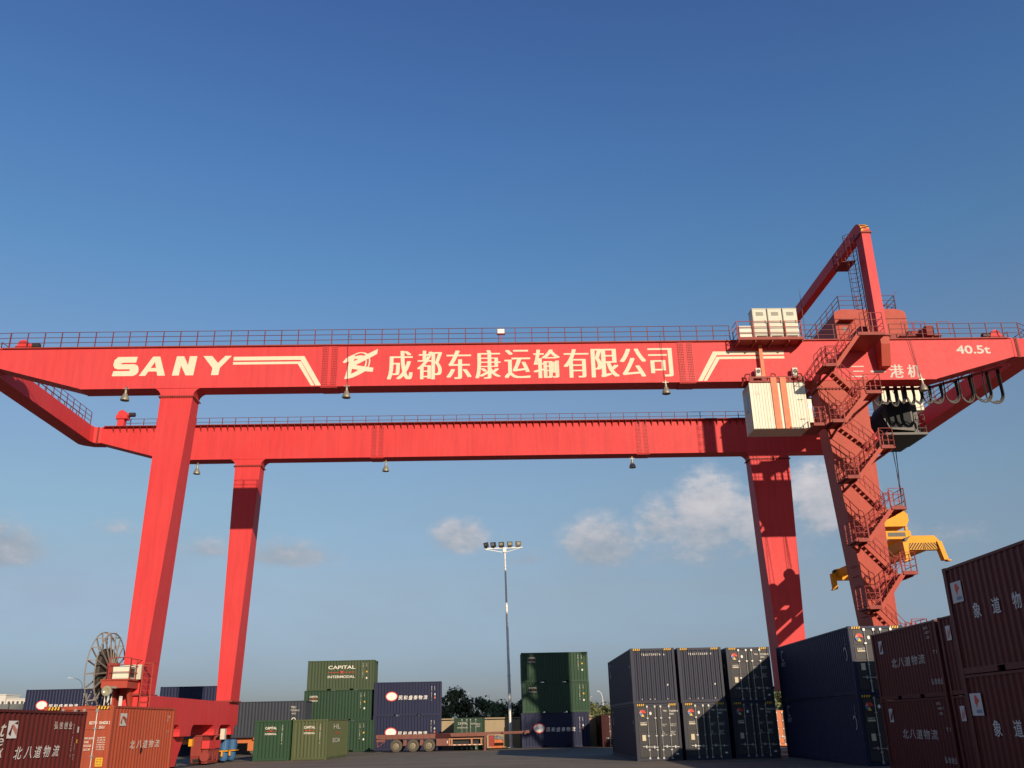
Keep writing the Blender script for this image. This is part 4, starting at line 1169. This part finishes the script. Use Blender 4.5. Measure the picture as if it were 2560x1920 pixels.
c = container('bright green container beside the crane wheels, end lettered CAPITAL', L20, H8, -18.08, 66.1, 0, .03, 'green', False, 'green containers on the ground between the crane legs')
capital_small(c, 'N', .72, 2.0); vtext(c, 'N', 1.85, 2.18, 'CLHU 284640 0', .10)
c = container('olive green container standing against the right side of the bright green one', L20, H8, -15.58, 66.55, 0, -.055, 'olive', False, 'green containers on the ground between the crane legs')
capital_small(c, 'N', .78, 2.0); vtext(c, 'N', 1.88, 2.18, 'CLHU 285011 2', .10)
write(c, 'R', 1.7, 1.95, 'HL', .5, 'white_worn', .005, width=1.9, height=.32); write(c, 'R', 1.6, 1.05, 'BOA', .5, 'white_worn', .005, width=2.1, height=.3); decal(c, 'R', 2.0, 1.65, [rect(0, 0, 1.5, .03), [(.5, .1), (.8, .1), (.65, -.1)]], 'logo_red', 'emblem')


# --- far row: long sides to the camera (local y runs to the right)
def side_row(label, L, H, x, yf, z, dyaw, key, doors=False, group=None):
    a = dyaw - pi / 2
    ox, oy = x - (-sin(dyaw)) * 0 - sin(dyaw) * W_ * 0, yf
    # local +x face (x=W) must land on world line y=yf, so origin sits W behind it
    return container(label, L, H, x - sin(dyaw) * W_, yf + cos(dyaw) * W_, z, a, key, doors, group)


GSTK = 'green and blue containers stacked in the far row'
def marks(c, L=L20, u=None):
    u = u or L - 1.0
    vtext(c, 'R', u, 2.25, 'CLHU 317860 0', .105); vtext(c, 'R', u + .32, 2.25, '22G1', .1)
    decal(c, 'R', u + .32, 1.5, [rect(0, 0, .12, .13)], 'hazard_y'); decal(c, 'R', u + .32, .95, [disc_poly(.06, .06, .07, .09, 10)], 'white')


def capital_big(c):
    write(c, 'R', 1.87, 1.83, 'CAPITAL', .45, 'white', .012, width=2.45, height=.30)
    decal(c, 'R', 1.87, 1.53, [rect(0, 0, 1.0, .03), rect(1.45, 0, 1.0, .03), [(1.1, .12), (1.38, .12), (1.24, -.16)]], 'logo_red', 'emblem')
    write(c, 'R', 1.85, 1.05, 'INTERMODAL', .35, 'white', .008, width=2.45, height=.22)


c = side_row('rusty faded green container, topmost of the three-high stack, lettered large CAPITAL INTERMODAL', L20, H8, -19.16, 86.3, 2 * H8, .01, 'olive_old', group=GSTK); capital_big(c); marks(c, u=5.0)
c = side_row('green container in the middle of the three-high stack behind the olive one', L20, H8, -19.3, 86.1, H8, .01, 'green_dark', group=GSTK); capital_small(c, 'R', .5, 2.0, .95); marks(c)
c = side_row('green container on the ground under the three-high green stack', L20, H8, -18.95, 86.0, 0, .0, 'green_dark', group=GSTK); marks(c, u=4.75)


def oval_logo(c, u, v):
    decal(c, 'R', u, v, [disc_poly(0, 0, .54, .41, 30)], 'logo_red', 'emblem', .003)
    decal(c, 'R', u, v, [disc_poly(0, 0, .46, .33, 30)], 'logo_white', 'emblem', .006)
    decal(c, 'R', u, v, [disc_poly(0.05 * i - .1, .04 * (i % 2), .09, .03, 10) for i in range(3)], 'cream', 'emblem', .008)
    for i, ch in enumerate('民和盛泰物流'): write(c, 'R', u + .62 + i * .45, v - .3, ch, .42, 'logo_white', .012, width=.36, height=.36, shear=.12)


def blue_marks(c):
    u = 5.15
    vtext(c, 'R', u, 2.4, 'MHSU 202661 0', .1); vtext(c, 'R', u + .27, 2.4, '22G1', .1); decal(c, 'R', u + .27, 1.72, [disc_poly(.06, .06, .06, .1, 10)], 'sticker'); decal(c, 'R', u + .27, 1.42, [rect(0, 0, .12, .16)], 'orange_lit')


c = side_row('navy container with white red-ringed oval, upper of the pair beside the green three-high stack', L20, H9, -13.06, 86.4, H9, .06, 'navy', group=GSTK); oval_logo(c, 1.58, 1.66); blue_marks(c)
c = side_row('navy container with red-ringed oval, standing on the ground behind the empty trailer wheels', L20, H9, -13.06, 86.25, 0, .06, 'navy', group=GSTK); oval_logo(c, 1.6, 1.52); blue_marks(c)
c = side_row('navy container with red-ringed oval under two green boxes, by the trailer drawbar', L20, H9, .2, 86.0, 0, .05, 'navy', group=GSTK); oval_logo(c, 1.55, 1.6); blue_marks(c)
c = side_row('green container in the middle, sitting directly on the navy one near the light mast', L20, H8, .33, 86.2, H9, .04, 'green', group=GSTK); capital_small(c, 'R', .6, 2.05, .9); marks(c, u=5.15)
c = side_row('green container crossed by the leg shadow, topmost right of the light mast', L20, H8, .3, 86.2, H9 + H8, .04, 'green', group=GSTK); capital_small(c, 'R', .6, 2.05, .9); marks(c, u=5.15)
for xx, lb in ((-44.4, 'navy container with red-ringed oval on the far left behind the cable reel'), (-32.3, 'navy container seen between the left crane legs, upper tier')):
    c = side_row(lb, L20, H9, xx, 86.0, H9, .02, 'navy', group=GSTK)
    if xx < -40: oval_logo(c, 1.55, 1.55)
    blue_marks(c)
    side_row('navy container ' + ('on the ground at the far left, behind the maroon box' if xx < -40 else 'on the ground behind the sill beam of the left crane legs'), L20, H9, xx, 86.0, 0, .02, 'navy', group=GSTK)

# --- long blue-grey box on a road trailer
LT = thing('container_trailer', 'orange skeletal trailer carrying a long blue grey container behind the left crane legs', 'trailer', (-30.6, 82.3, 0), 0)
mb = MB()
for yy in (.5, 1.7): mb.box(0, 12.3, yy, yy + .2, .95, 1.36)
for xx in (0.1, 4, 8, 12): mb.box(xx, xx + .2, 0.05, 2.4, 1.2, 1.365)
mb.build('chassis', M['orange_lit'], LT)
for xx in (8.2, 9.5, 10.8):
    for yy in (.18, 1.95):
        wl = MB().lathe([(.26, -.15), (.46, -.15), (.5, -.1), (.5, .1), (.46, .15), (.26, .15)], (xx, yy, .5), 'y', 24).build('wheel', M['tyre'], LT, True)
        MB().lathe([(0, -.08), (.1, -.1), (.2, -.04), (.26, -.14), (.26, .14), (0, .05)], (xx, yy, .5), 'y', 20).build('rim', M['rim'], wl, True)
for xx in (7.6, 11.35): MB().box(xx, xx + .55, -.02, .5, .35, 1.1).build('mudguard', M['orange_lit'], LT)
MB().box(11.9, 12.25, .1, 2.3, .55, .8).box(11.95, 12.25, .06, .1, .5, .95).build('rear_bumper', M['orange'], LT)
for xx in (3.4,): MB().box(xx, xx + .15, .3, .45, .05, 1.0).box(xx, xx + .15, 2.0, 2.15, .05, 1.0).build('landing_leg', M['dark'], LT)
c = side_row('long blue grey container riding on the orange trailer behind the left crane legs', L40, H9, -30.45, 82.3, 1.37, .0, 'bluegrey')
write(c, 'R', 10.9, 2.3, 'TBJU', .22, 'white_worn'); write(c, 'R', 10.9, 2.05, '722586 2', .2, 'white_worn'); write(c, 'R', 11.0, 1.8, '45G1', .18, 'white_worn')
decal(c, 'R', 11.2, 1.3, ring(0, 0, .2, .24, .06, -1.2, 4.3, 14), 'white', 'emblem'); decal(c, 'R', 11.15, .8, [rect(0, 0, .1, .2)], 'white')

# --- small green door-end box and others by the wall
c = container('dark green container showing its doors, by the yard wall behind the trailer', L20, H8, -5.62, 83.1, 0, 0, 'green_dark', True)
write(c, 'N', .35, 2.05, 'CAPITAL', .25, 'white_worn', .01, width=.85); write(c, 'N', .3, 1.75, 'INTERMODAL', .15, 'white_worn', .005, width=.9); write(c, 'N', 1.4, 2.05, 'CLHU', .18, 'white_worn'); write(c, 'N', 1.85, 2.02, '283164 2', .14, 'white_worn'); write(c, 'N', 1.95, 1.84, '22G1', .14, 'white_worn')
c = container('shade-darkened crimson container with closed doors by the wall, right of the far stacks', L20, H8, 7.05, 83.1, 0, 0, 'crimson', True)
write(c, 'N', 1.5, 1.9, 'TGHU 2', .14, 'white_worn')
c = container('sunlit orange container glimpsed through the gap beside the slate stacks', L20, H8, 19.4, 75.5, 0, .02, 'orange_lit', True)


# --- slate stacks right of centre
def pinwheel(c, u, v, r=.27):
    cols = ['logo_red', 'pink', 'logo_blue', 'logo_yellow', 'logo_yellow', 'logo_red']
    for i in range(6):
        a0, a1 = pi / 2 + i * pi / 3 - pi / 6, pi / 2 + (i + 1) * pi / 3 - pi / 6
        if i == 4: continue
        g_ = .012; m_ = (a0 + a1) / 2
        decal(c, 'N', u, v, [[(g_ * cos(m_), g_ * sin(m_)), (r * cos(a0 + .04), r * sin(a0 + .04)), (r * cos(a1 - .04), r * sin(a1 - .04))]], cols[i], 'emblem', .045)


def slate_doors(c, num):
    pinwheel(c, .43, 2.40, .19)
    decal(c, 'N', .86, 2.39, [disc_poly(0, 0, .06, .08, 14)], 'logo_white', off=.02)
    write(c, 'N', .28, 1.87, 'CNCT', .2, 'white', .014, width=.34, height=.08, off=.03); decal(c, 'N', .28, 1.79, [rect(0, 0, .34, .06)], 'tan', off=.03)
    decal(c, 'N', .34, 1.01, [rect(0, 0, .19, .29)], 'tan', off=.03)
    write(c, 'N', 1.54, 2.45, 'TBJU', .15, 'white', .01, width=.22, height=.09, off=.03); write(c, 'N', 1.90, 2.45, num, .15, 'white', .01, width=.46, height=.09, off=.03)
    write(c, 'N', 1.90, 2.30, '45G1', .14, 'white', .01, width=.22, height=.09, off=.03)
    for i in range(5):
        zz = 1.80 - i * .08 - (.22 if i > 1 else 0)
        write(c, 'N', 1.45, zz, ('MAX GR', 'TARE', '', 'NET', 'CU CAP')[i] or 'LB', .07, 'white_worn', .005, off=.03); write(c, 'N', 1.88, zz, ('32500 KG', '3900 KG', '8600 LB', '28600', '76.3 M3')[i], .08, 'white_worn', .005, off=.03)
    decal(c, 'N', 2.1, .3, [rect(0, 0, .13, .07)], 'logo_white', off=.03)


def side_mark(c, L=L40):
    decal(c, 'L', 1.0, 2.1, ring(.2, .25, .25, .3, .07, .8, 5.5, 10), 'white_worn', 'emblem'); write(c, 'L', .75, 1.8, 'CNCT', .3, 'white_worn')
    decal(c, 'L', L - 1.0, 1.5, ring(.2, .25, .22, .3, .06, -1.5, 2.6, 10), 'white_worn', 'emblem'); vtext(c, 'L', L - .7, 2.4, 'TBJU 7', .11, 'white_worn')


SG = 'slate grey containers stacked two high with their ends to the camera'
for i, (xx, yy, nm) in enumerate(((6.26, 52.4, 'left'), (8.92, 52.6, 'middle'), (11.72, 53.2, 'right'))):
    lo = ('lower slate container of the leftmost stack, sunlit doors reaching the ground', 'lower slate container of the middle stack, doors half in shadow', 'lower slate container of the right stack, doors wholly in shadow')[i]
    up = ('upper slate container of the leftmost stack, ribbed end numbered TBJU739576', 'upper slate container of the middle stack, ribbed end numbered TBJU725608', 'upper slate container of the right stack, doors cut by a slanting shadow')[i]
    c = container(lo, L40, H9, xx, yy, 0, .01, 'slate', True, SG, 'slate_door'); slate_doors(c, ('728384 0', '717417 0', '728141 0')[i]); side_mark(c)
    c = container(up, L40, H9, xx - (.03, .05, .0)[i], yy, H9, .01, 'slate', i == 2, SG, 'slate_door')
    if i < 2:
        for k, ch in enumerate(('TBJU739576 6', 'TBJU725608 0')[i]):
            if ch != ' ': write(c, 'N', .60 + k * .112, 2.50, ch, .17, 'white', .01, width=.06, height=.11)
        decal(c, 'N', 1.95, .95, [disc_poly(0, 0, .04, .05, 10)], 'sticker')
        for q in (.5, .95, 1.2, 1.9): decal(c, 'N', q, .22, [disc_poly(0, 0, .02, .03, 8)], 'sticker')
    else: slate_doors(c, '727582 0')
    side_mark(c)

# --- long dark blue pair next to them, doors to the camera
for i in (0, 1):
    c = container('dark blue long container, %s of the pair beside the slate stacks' % ('upper' if i else 'lower'), L40, H9, 14.77, 54.1 - L40, i * H9, 0, 'navy', True, 'dark blue long containers in the shade', 'slate_door')
    slate_doors(c, '720018 3'); side_mark(c)

# --- maroon pairs at the right
def leaf_sticker(c, u, v, w_=.62, h_=.78, ink='logo_red'):
    decal(c, 'L', u, v, [rect(0, 0, w_, h_)], 'sticker')
    leaf = [(.40, .52), (.38, .70), (.42, .86), (.50, .94), (.58, .88), (.66, .80), (.80, .66), (.74, .62), (.64, .56), (.58, .48)]
    decal(c, 'L', u, v, [[(w_ * a, h_ * b2) for a, b2 in leaf], [(w_ * .44, h_ * .52), (w_ * .56, h_ * .48), (w_ * .5, h_ * .3)]], ink, 'emblem', .005)
    if ink == 'logo_red': write(c, 'L', u + w_ * .4, v + h_ * .1, '象道物流', .1, 'logo_blue', .01, width=w_ * .5, height=.09, off=.006)


MG = 'maroon containers stacked two high along the right edge'
for i in (0, 1):
    c = container('maroon container lettered 北八道物流, %s of the pair beside the dark blue boxes' % ('upper' if i else 'lower'), L20, H8, 14.83, 39.36 - L20, i * H8, .01, 'maroon', False, MG)
    decal(c, 'L', .68, 1.76, [rect(0, 0, .38, .5)], 'sticker'); decal(c, 'L', .68, 1.76, [[(.06, .05), (.18, .43), (.22, .25), (.34, .48), (.37, .3), (.26, .1)]], 'maroon', 'emblem', .005)
    for k, ch in enumerate('北八道物流'): write(c, 'L', 1.7 + k * .63, 1.17, ch, .5, 'white_worn', .004, width=.55, height=.34, shear=.1)
    for k, ch in enumerate('弘信创业'): write(c, 'L', 5.0 + k * .25, .42, ch, .25, 'white_worn', .004, width=.19, height=.2)
    write(c, 'L', 5.1, 2.33, 'BDTU', .13, 'white_worn', width=.3, height=.08); write(c, 'L', 5.15, 2.17, '630217 1', .13, 'white_worn', width=.42, height=.08); write(c, 'L', 5.2, 2.0, '22G1', .13, 'white_worn', width=.25, height=.08); write(c, 'L', 5.52, 1.45, 'T 1', .2, 'white_worn', width=.3, height=.12)
    c = container('maroon container with a torn logo sticker, %s one mostly hidden behind the nearest maroon pair' % ('upper' if i else 'lower'), L20, H8, 14.9, 33.05 - L20, i * H8 + i * .02, .01, 'maroon', False, MG)
    decal(c, 'L', .47, 1.78, [rect(0, 0, .35, .48)], 'sticker'); decal(c, 'L', .47, 1.78, [[(.04, .04), (.15, .4), (.2, .24), (.31, .46), (.33, .25), (.2, .08)]], 'pink', 'emblem', .005)
for i, (H, z) in enumerate(((H9, 0), (H8, H9))):
    c = container('nearest maroon container lettered 象道物流 with white leaf sticker, %s' % ('upper at the right edge' if i else 'lower, bottom right corner'), L20, H, 10.9, 23.5 - L20, z, 0, 'maroon', False, MG)
    leaf_sticker(c, .28 if i else .21, 1.69 if i else 1.96, .56, .50)
    for k, ch in enumerate('象道物流'): write(c, 'L', (1.20 if i else 1.08) + k * .92, 1.23 if i else 1.5, ch, .5, 'sticker', .012, width=.37, height=.36)

# =================================================================== EMPTY SKELETAL TRAILER
TR = thing('flatbed_trailer', 'rusty red empty skeletal trailer with three dusty wheels parked before the far stacks', 'trailer', (-11.9, 80.6, 0), 0)
mb = MB()
for yy in (.55, 1.75):
    mb.prism([(0.0, 1.36), (0.0, 1.08), (4.6, 1.05), (9.0, 1.02), (9.25, 1.22), (12.6, 1.26), (12.65, 1.45), (9.0, 1.42), (4.6, 1.37)], yy, yy + .16)
for xx in (0.02, 2.2, 4.4, 6.6, 8.6, 10.5, 12.3): mb.box(xx, xx + .16, .1, 2.4, 1.2, 1.355 + (.05 if xx > 8 else 0))
mb.build('chassis_rail', M['trailer'], TR)
sr = MB().prism([(0, 1.38), (0, 1.1), (.4, 1.02), (4.9, 1.02), (4.9, 1.36)], .0, .06)
for k in range(9): sr.box(.3 + k * .52, .36 + k * .52, -.03, -.003, 1.04, 1.36)
sr.prism([(6.2, 1.40), (6.2, 1.12), (9.0, 1.12), (9.3, 1.25), (9.0, 1.43)], .0, .06)
for k in range(5): sr.bar((6.5 + k * .55, -.02, 1.14), (6.65 + k * .55, -.02, 1.4), .03, .05)
sr.build('side_rail', M['trailer'], TR)
MB().box(4.92, 6.15, -.02, .1, 1.04, 1.38).build('marker_panel', M['crimson'], TR)
for xx in (1.67, 3.06, 4.4):
    for yy in (.16, 2.2):
        wl = MB().lathe([(.28, -.15), (.44, -.16), (.49, -.13), (.5, -.06), (.5, .06), (.49, .13), (.44, .16), (.28, .15)], (xx, yy, .5), 'y', 30).build('wheel', M['tyre'], TR, True)
        MB().lathe([(0, -.12), (.09, -.14), (.11, -.06), (.19, -.05), (.24, -.02), (.28, -.13), (.28, .13), (0, .1)], (xx, yy, .5), 'y', 24).build('rim', M['rim'], wl, True)
    MB().lathe([(0, 0), (.07, 0), (.07, 1.9), (0, 1.9)], (xx, .25, .5), 'y', 10).build('axle', M['dark'], TR)
for xx in (2.25, 3.64): MB().prism([(xx, .95), (xx + .25, .95), (xx + .3, .5), (xx - .05, .5)], .2, .5).build('spring_hanger', M['trailer'], TR)
MB().path([(.08, .1, 1.0), (.1, .1, .42), (.75, .1, .85)], .035, 6).box(.02, .75, .08, .5, .82, 1.0).build('rear_bumper', M['trailer'], TR)
tb = MB().box(5.0, 5.95, .02, .75, .44, 1.0).build('tool_box', M['trailer'], TR)
MB().box(5.88, 5.94, .005, .018, .62, .82).build('reflector', M['logo_white'], tb)
mb = MB().box(6.0, 8.85, .0, .05, .92, 1.0).box(6.0, 8.85, .0, .05, .44, .53)
for xx in (6.0, 6.2, 7.85, 8.65): mb.box(xx, xx + .14, .003, .045, .53, .92)
mb.build('side_guard', M['guard'], TR)
MB().box(6.05, 8.8, .35, .4, .46, .98).build('dark_backing', M['black'], TR)  # added black sheet standing in for the shade behind the side guard
mb = MB().box(8.95, 9.1, .2, .35, .05, 1.15).box(8.88, 9.17, .1, .45, .0, .05).box(8.95, 9.1, 2.1, 2.25, .05, 1.15).box(8.88, 9.17, 2.0, 2.35, .0, .05)
mb.build('landing_leg', M['trailer'], TR)
MB().box(9.3, 9.75, .5, 1.9, .3, 1.15).build('gear_box', M['red_dark'], TR)
MB().box(12.4, 12.72, .05, 2.4, 1.28, 1.5).build('front_bolster', M['trailer'], TR)
for k in range(6): MB().box(6.4 + .42 * k, 6.6 + .42 * k, -.012, -.002, .46, .5).build('reflector', M['logo_white'], TR)

# crate with a tarp, near the drawbar
cr_ = MB().box(-2.5, -1.45, 85.2, 86.1, .02, .78)
for xx in (-2.52, -2.0, -1.49): cr_.box(xx, xx + .06, 85.17, 85.198, .02, .8)
tag(cr_.build('wooden_crate', M['orange_lit']), 'orange crate on the ground under the trailer drawbar', 'crate')
tp = MB(); n_ = 12
for i in range(n_ + 1):
    for j in range(7):
        u, v = i / n_, j / 6
        tp.v.append((-2.6 + 1.25 * u, 85.1 + 1.1 * v, .80 + .28 * sin(pi * u) ** .6 * sin(pi * max(.08, v)) ** .5 + random.uniform(-.05, .05) - (.12 if v == 0 else 0)))
for i in range(n_):
    for j in range(6): tp.f.append((i * 7 + j, (i + 1) * 7 + j, (i + 1) * 7 + j + 1, i * 7 + j + 1))
tag(tp.build('tarpaulin', M['tarp']), 'crumpled grey tarpaulin thrown over the orange crate', 'tarp')

# =================================================================== LIGHT MAST
LM = thing('light_mast', 'tall pale lamp mast with a row of five floodlights, standing between the far stacks', 'light mast', (-.78, 88.6, 0), 0)
LM.rotation_euler = (0, -.016, 0); LM.scale = (1, 1, .962)
LEAN = -.018
mb = MB(); 
for (z0, z1, r0, r1) in ((0, 6.5, .165, .135), (6.5, 13, .13, .105), (13, 18.7, .10, .075)):
    mb.tube((0, 0, z0), (0, 0, z1), r0, 14, r1)
for z in (6.5, 13): mb.tube((0, 0, z - .08), (0, 0, z + .08), .155 - (z - 6) * .004, 14)
mb.box(-.3, .3, -.3, .3, .0, .04)
pole = mb.build('pole', M['pole'], LM, True)
mb = MB().box(-1.9, 1.75, -.06, .06, 18.78, 18.9)
mb.bar((-.1, 0, 18.4), (-1.85, -.3, 18.72), .06, .06); mb.bar((.1, 0, 18.4), (1.7, -.3, 18.8), .06, .06)
mb.box(-.16, .16, -.16, .16, 18.4, 18.86)
mb.build('crossarm', M['pole'], LM)
MB().tube((-.06, 0, 18.9), (-.06, 0, 20.75), .022, 6, .01).build('lightning_rod', M['grey'], LM)
for i, (xx, rz) in enumerate(((-1.75, -.9), (-1.08, -.5), (-.3, -.18), (.52, .1), (1.35, .25))):
    R_ = Matrix.Translation((xx, -.12, 18.92)) @ Matrix.Rotation(rz, 4, 'Z') @ Matrix.Rotation(.25 - .05 * i, 4, 'X')
    fb = MB().box(-.25, .25, -.1, .12, .03, .52).prism([(-.25, .03), (.25, .03), (.15, -.02), (-.15, -.02)], -.05, .05)
    o = put('floodlight', fb.mesh('floodlight', M['dark']), LM, R_)
    put('lamp_glass', MB().box(-.17, .17, -.112, -.102, .18, .44).mesh('lamp_glass', M['lampglass'] if i > 1 else M['grey']), o)

# =================================================================== YARD WALL
WL = thing('yard_wall', 'tan concrete panel wall with piers and coping closing the back of the yard', 'wall', (0, 89.4, 0), 0)
for k in range(16):
    xx = -46 + k * 4.2
    MB().box(xx + .2, xx + 4.0, 0, .2, 0, 2.4).build('wall_panel', M['concrete'], WL)
    MB().box(xx - .2, xx + .2, -.08, .28, 0, 2.5).build('pier', M['concrete'], WL)
MB().box(-46.2, 21.2, -.1, .3, 2.5, 2.6).build('coping', M['concrete'], WL)
# low kerb in front of the wall
tag(MB().box(-46, 22, 89.0, 89.25, 0, .12).build('kerb', M['concrete']), kind='structure')

# =================================================================== TREES
def tree_meshes(seed, h, rad, leaf, n, mat, base=.32):
    rnd = random.Random(seed)
    tk = MB().tube((0, 0, 0), (rnd.uniform(-.1, .1), 0, h * .45), .14, 8, .1)
    ends = []
    for k in range(8):
        a = rnd.uniform(0, 2 * pi); z0 = h * rnd.uniform(.25, .5)
        e = (rad * .7 * cos(a) * rnd.uniform(.4, 1), rad * .7 * sin(a) * rnd.uniform(.4, 1), h * rnd.uniform(.5, .92))
        tk.tube((0, 0, z0), e, .06, 6, .02); ends.append(e)
    tm = tk.mesh('trunk', M['bark'], True)
    clumps = [(e[0], e[1], e[2], rad * rnd.uniform(.28, .5)) for e in ends]
    for k in range(16):
        a = rnd.uniform(0, 2 * pi); z = rnd.uniform(base, .95); rr = rad * (1 - abs(z - .6) * 1.1) * rnd.uniform(.4, 1)
        clumps.append((rr * cos(a), rr * sin(a), h * z, rad * rnd.uniform(.16, .36)))
    vs, fs = [], []
    for k in range(n):
        c_ = clumps[rnd.randrange(len(clumps))]
        d = Vector((rnd.gauss(0, 1), rnd.gauss(0, 1), rnd.gauss(0, .8)))
        d = d.normalized() * (rnd.random() ** .4) * c_[3]
        p = Vector(c_[:3]) + d
        nrm = (d.normalized() + Vector((rnd.uniform(-.7, .7), rnd.uniform(-.7, .7), rnd.uniform(-.2, .9)))).normalized()
        q = nrm.to_track_quat('Z', 'Y') @ Matrix.Rotation(rnd.uniform(0, 6.28), 3, 'Z').to_quaternion()
        s = leaf * rnd.uniform(.6, 1.3)
        b0 = len(vs)
        vs += [p + q @ Vector((-s * .5, 0, 0)), p + q @ Vector((0, -s * .28, s * .08)), p + q @ Vector((s * .6, 0, 0)), p + q @ Vector((0, s * .28, s * .08))]
        fs.append((b0, b0 + 1, b0 + 2, b0 + 3))
    me = bpy.data.meshes.new('crown'); me.from_pydata([tuple(v) for v in vs], [], fs); me.materials.append(mat)
    return tm, me


TM = [tree_meshes(1, 5.6, 2.1, .36, 1700, M['leaf']), tree_meshes(2, 4.6, 2.2, .34, 1600, M['leaf']), tree_meshes(3, 5.0, 1.7, .5, 900, M['leaf_dry'], .25), tree_meshes(5, 6.0, 1.5, .34, 1100, M['leaf_yellow'], .2)]
TREES = [(-7.2, 100, 0, 1.0, 'full dark green tree right behind the navy stack'), (-5.0, 101, 2, .92, 'thin grey green tree with gaps, second right of the navy stack'),
         (-2.9, 102, 1, .98, 'broad dark bush tree behind the small green doors'), (-1.4, 103, 1, .90, 'dark round tree just left of the light mast'), (.1, 102, 2, .85, 'sparse tree behind the light mast foot'),
         (1.3, 104, 0, .80, 'dark tree mostly hidden by the navy and green stack right of the mast'), (7.6, 101, 1, .90, 'green tree right of the stack with the leg shadow'), (9.6, 102, 1, .80, 'low green tree next to the slate stacks'),
         (11.6, 104, 0, .85, 'dark tree mostly hidden behind the leftmost slate stack'), (27.0, 99, 1, 1.0, 'tree glimpsed through the gap above the orange container'), (28.3, 101, 2, 1.15, 'sparse tall tree in the gap right of the slate stacks'),
         (-47.0, 100, 3, 1.05, 'yellow green young tree left of the far left navy container'), (-49.6, 101, 3, .85, 'small yellow green tree by the white building'), (-9.3, 103, 1, .9, 'dark tree hidden behind the navy stack'),
         (-24.0, 104, 1, .8, 'low dark tree hidden behind the long blue grey container')]
for x, y, k, s, lb in TREES:
    r = thing('tree', lb, 'tree', (x, y, 0), random.uniform(0, 6.28), 'trees behind the yard wall'); r.scale = (s, s, s)
    put('trunk', TM[k][0], r); put('crown', TM[k][1], r)

# long low fence and buildings beyond, far left
BD = thing('apartment_building', 'white flat roofed building with rows of dark windows, far off at the left edge', 'building', (-268.5, 500, 0), 0)
MB().box(-40, 0, 0, 14, 0, 21.6).box(.02, 70, 1.5, 14, 0, 19.4).build('wall', M['bldg'], BD)
MB().box(-40.3, .3, -.3, 14.3, 21.6, 22.1).box(.32, 70.3, 1.2, 14.3, 19.4, 19.9).build('roof', M['bldg'], BD)
for r_ in range(3):
    for k in range(-6, 22):
        y0 = -.06 if k < 0 else 1.44
        MB().box(.6 + k * 2.35, 1.75 + k * 2.35, y0, y0 + .058, 8.4 + r_ * 4, 10.6 + r_ * 4).build('window', M['window'], BD)
FN = thing('roadside_fence', 'grey panelled barrier standing before the white building at the far left', 'fence', (-62, 112, 0), .05)
for k in range(14):
    MB().box(-18 + k * 1.7, -16.45 + k * 1.7, 0, .06, 2.0, 5.4).build('fence_panel', M['fence'], FN)
    MB().box(-18.1 + k * 1.7, -18.0 + k * 1.7, -.04, .1, 0, 5.6).build('post', M['dark'], FN)


def street_lamp(x, y, h, s, lb, arm=1.6):
    t_ = thing('street_lamp', lb, 'street lamp', (x, y, 0), 0, 'street lamps beyond the yard')
    MB().tube((0, 0, 0), (0, 0, h - .9), .08, 8, .045).path([(0, 0, h - .9), (s * .1 * arm, 0, h - .45), (s * .35 * arm, 0, h - .12), (s * .7 * arm, 0, h)], .032, 6).build('pole', M['pole'], t_)
    MB().prism([(s * arm * .65, h + .06), (s * arm * 1.1, h + .12), (s * arm * 1.12, h + .02), (s * arm * .65, h - .02)], -.06, .06).build('lamp_head', M['pole'], t_)


street_lamp(-50.4, 110, 8.0, -1, 'curved street lamp seen just left of the cable reel')
street_lamp(-5.3, 108, 5.3, -1, 'thin street lamp above the trees right of the navy stack', .35)
street_lamp(9.6, 110, 5.3, -1, 'thin street lamp standing left of the slate stacks', .55)
street_lamp(7.9, 108, 4.7, 1, 'thin street lamp right beside the green stack', .3)

for o in bpy.data.objects:
    for k in ('_L', '_H'):
        if k in o: del o[k]
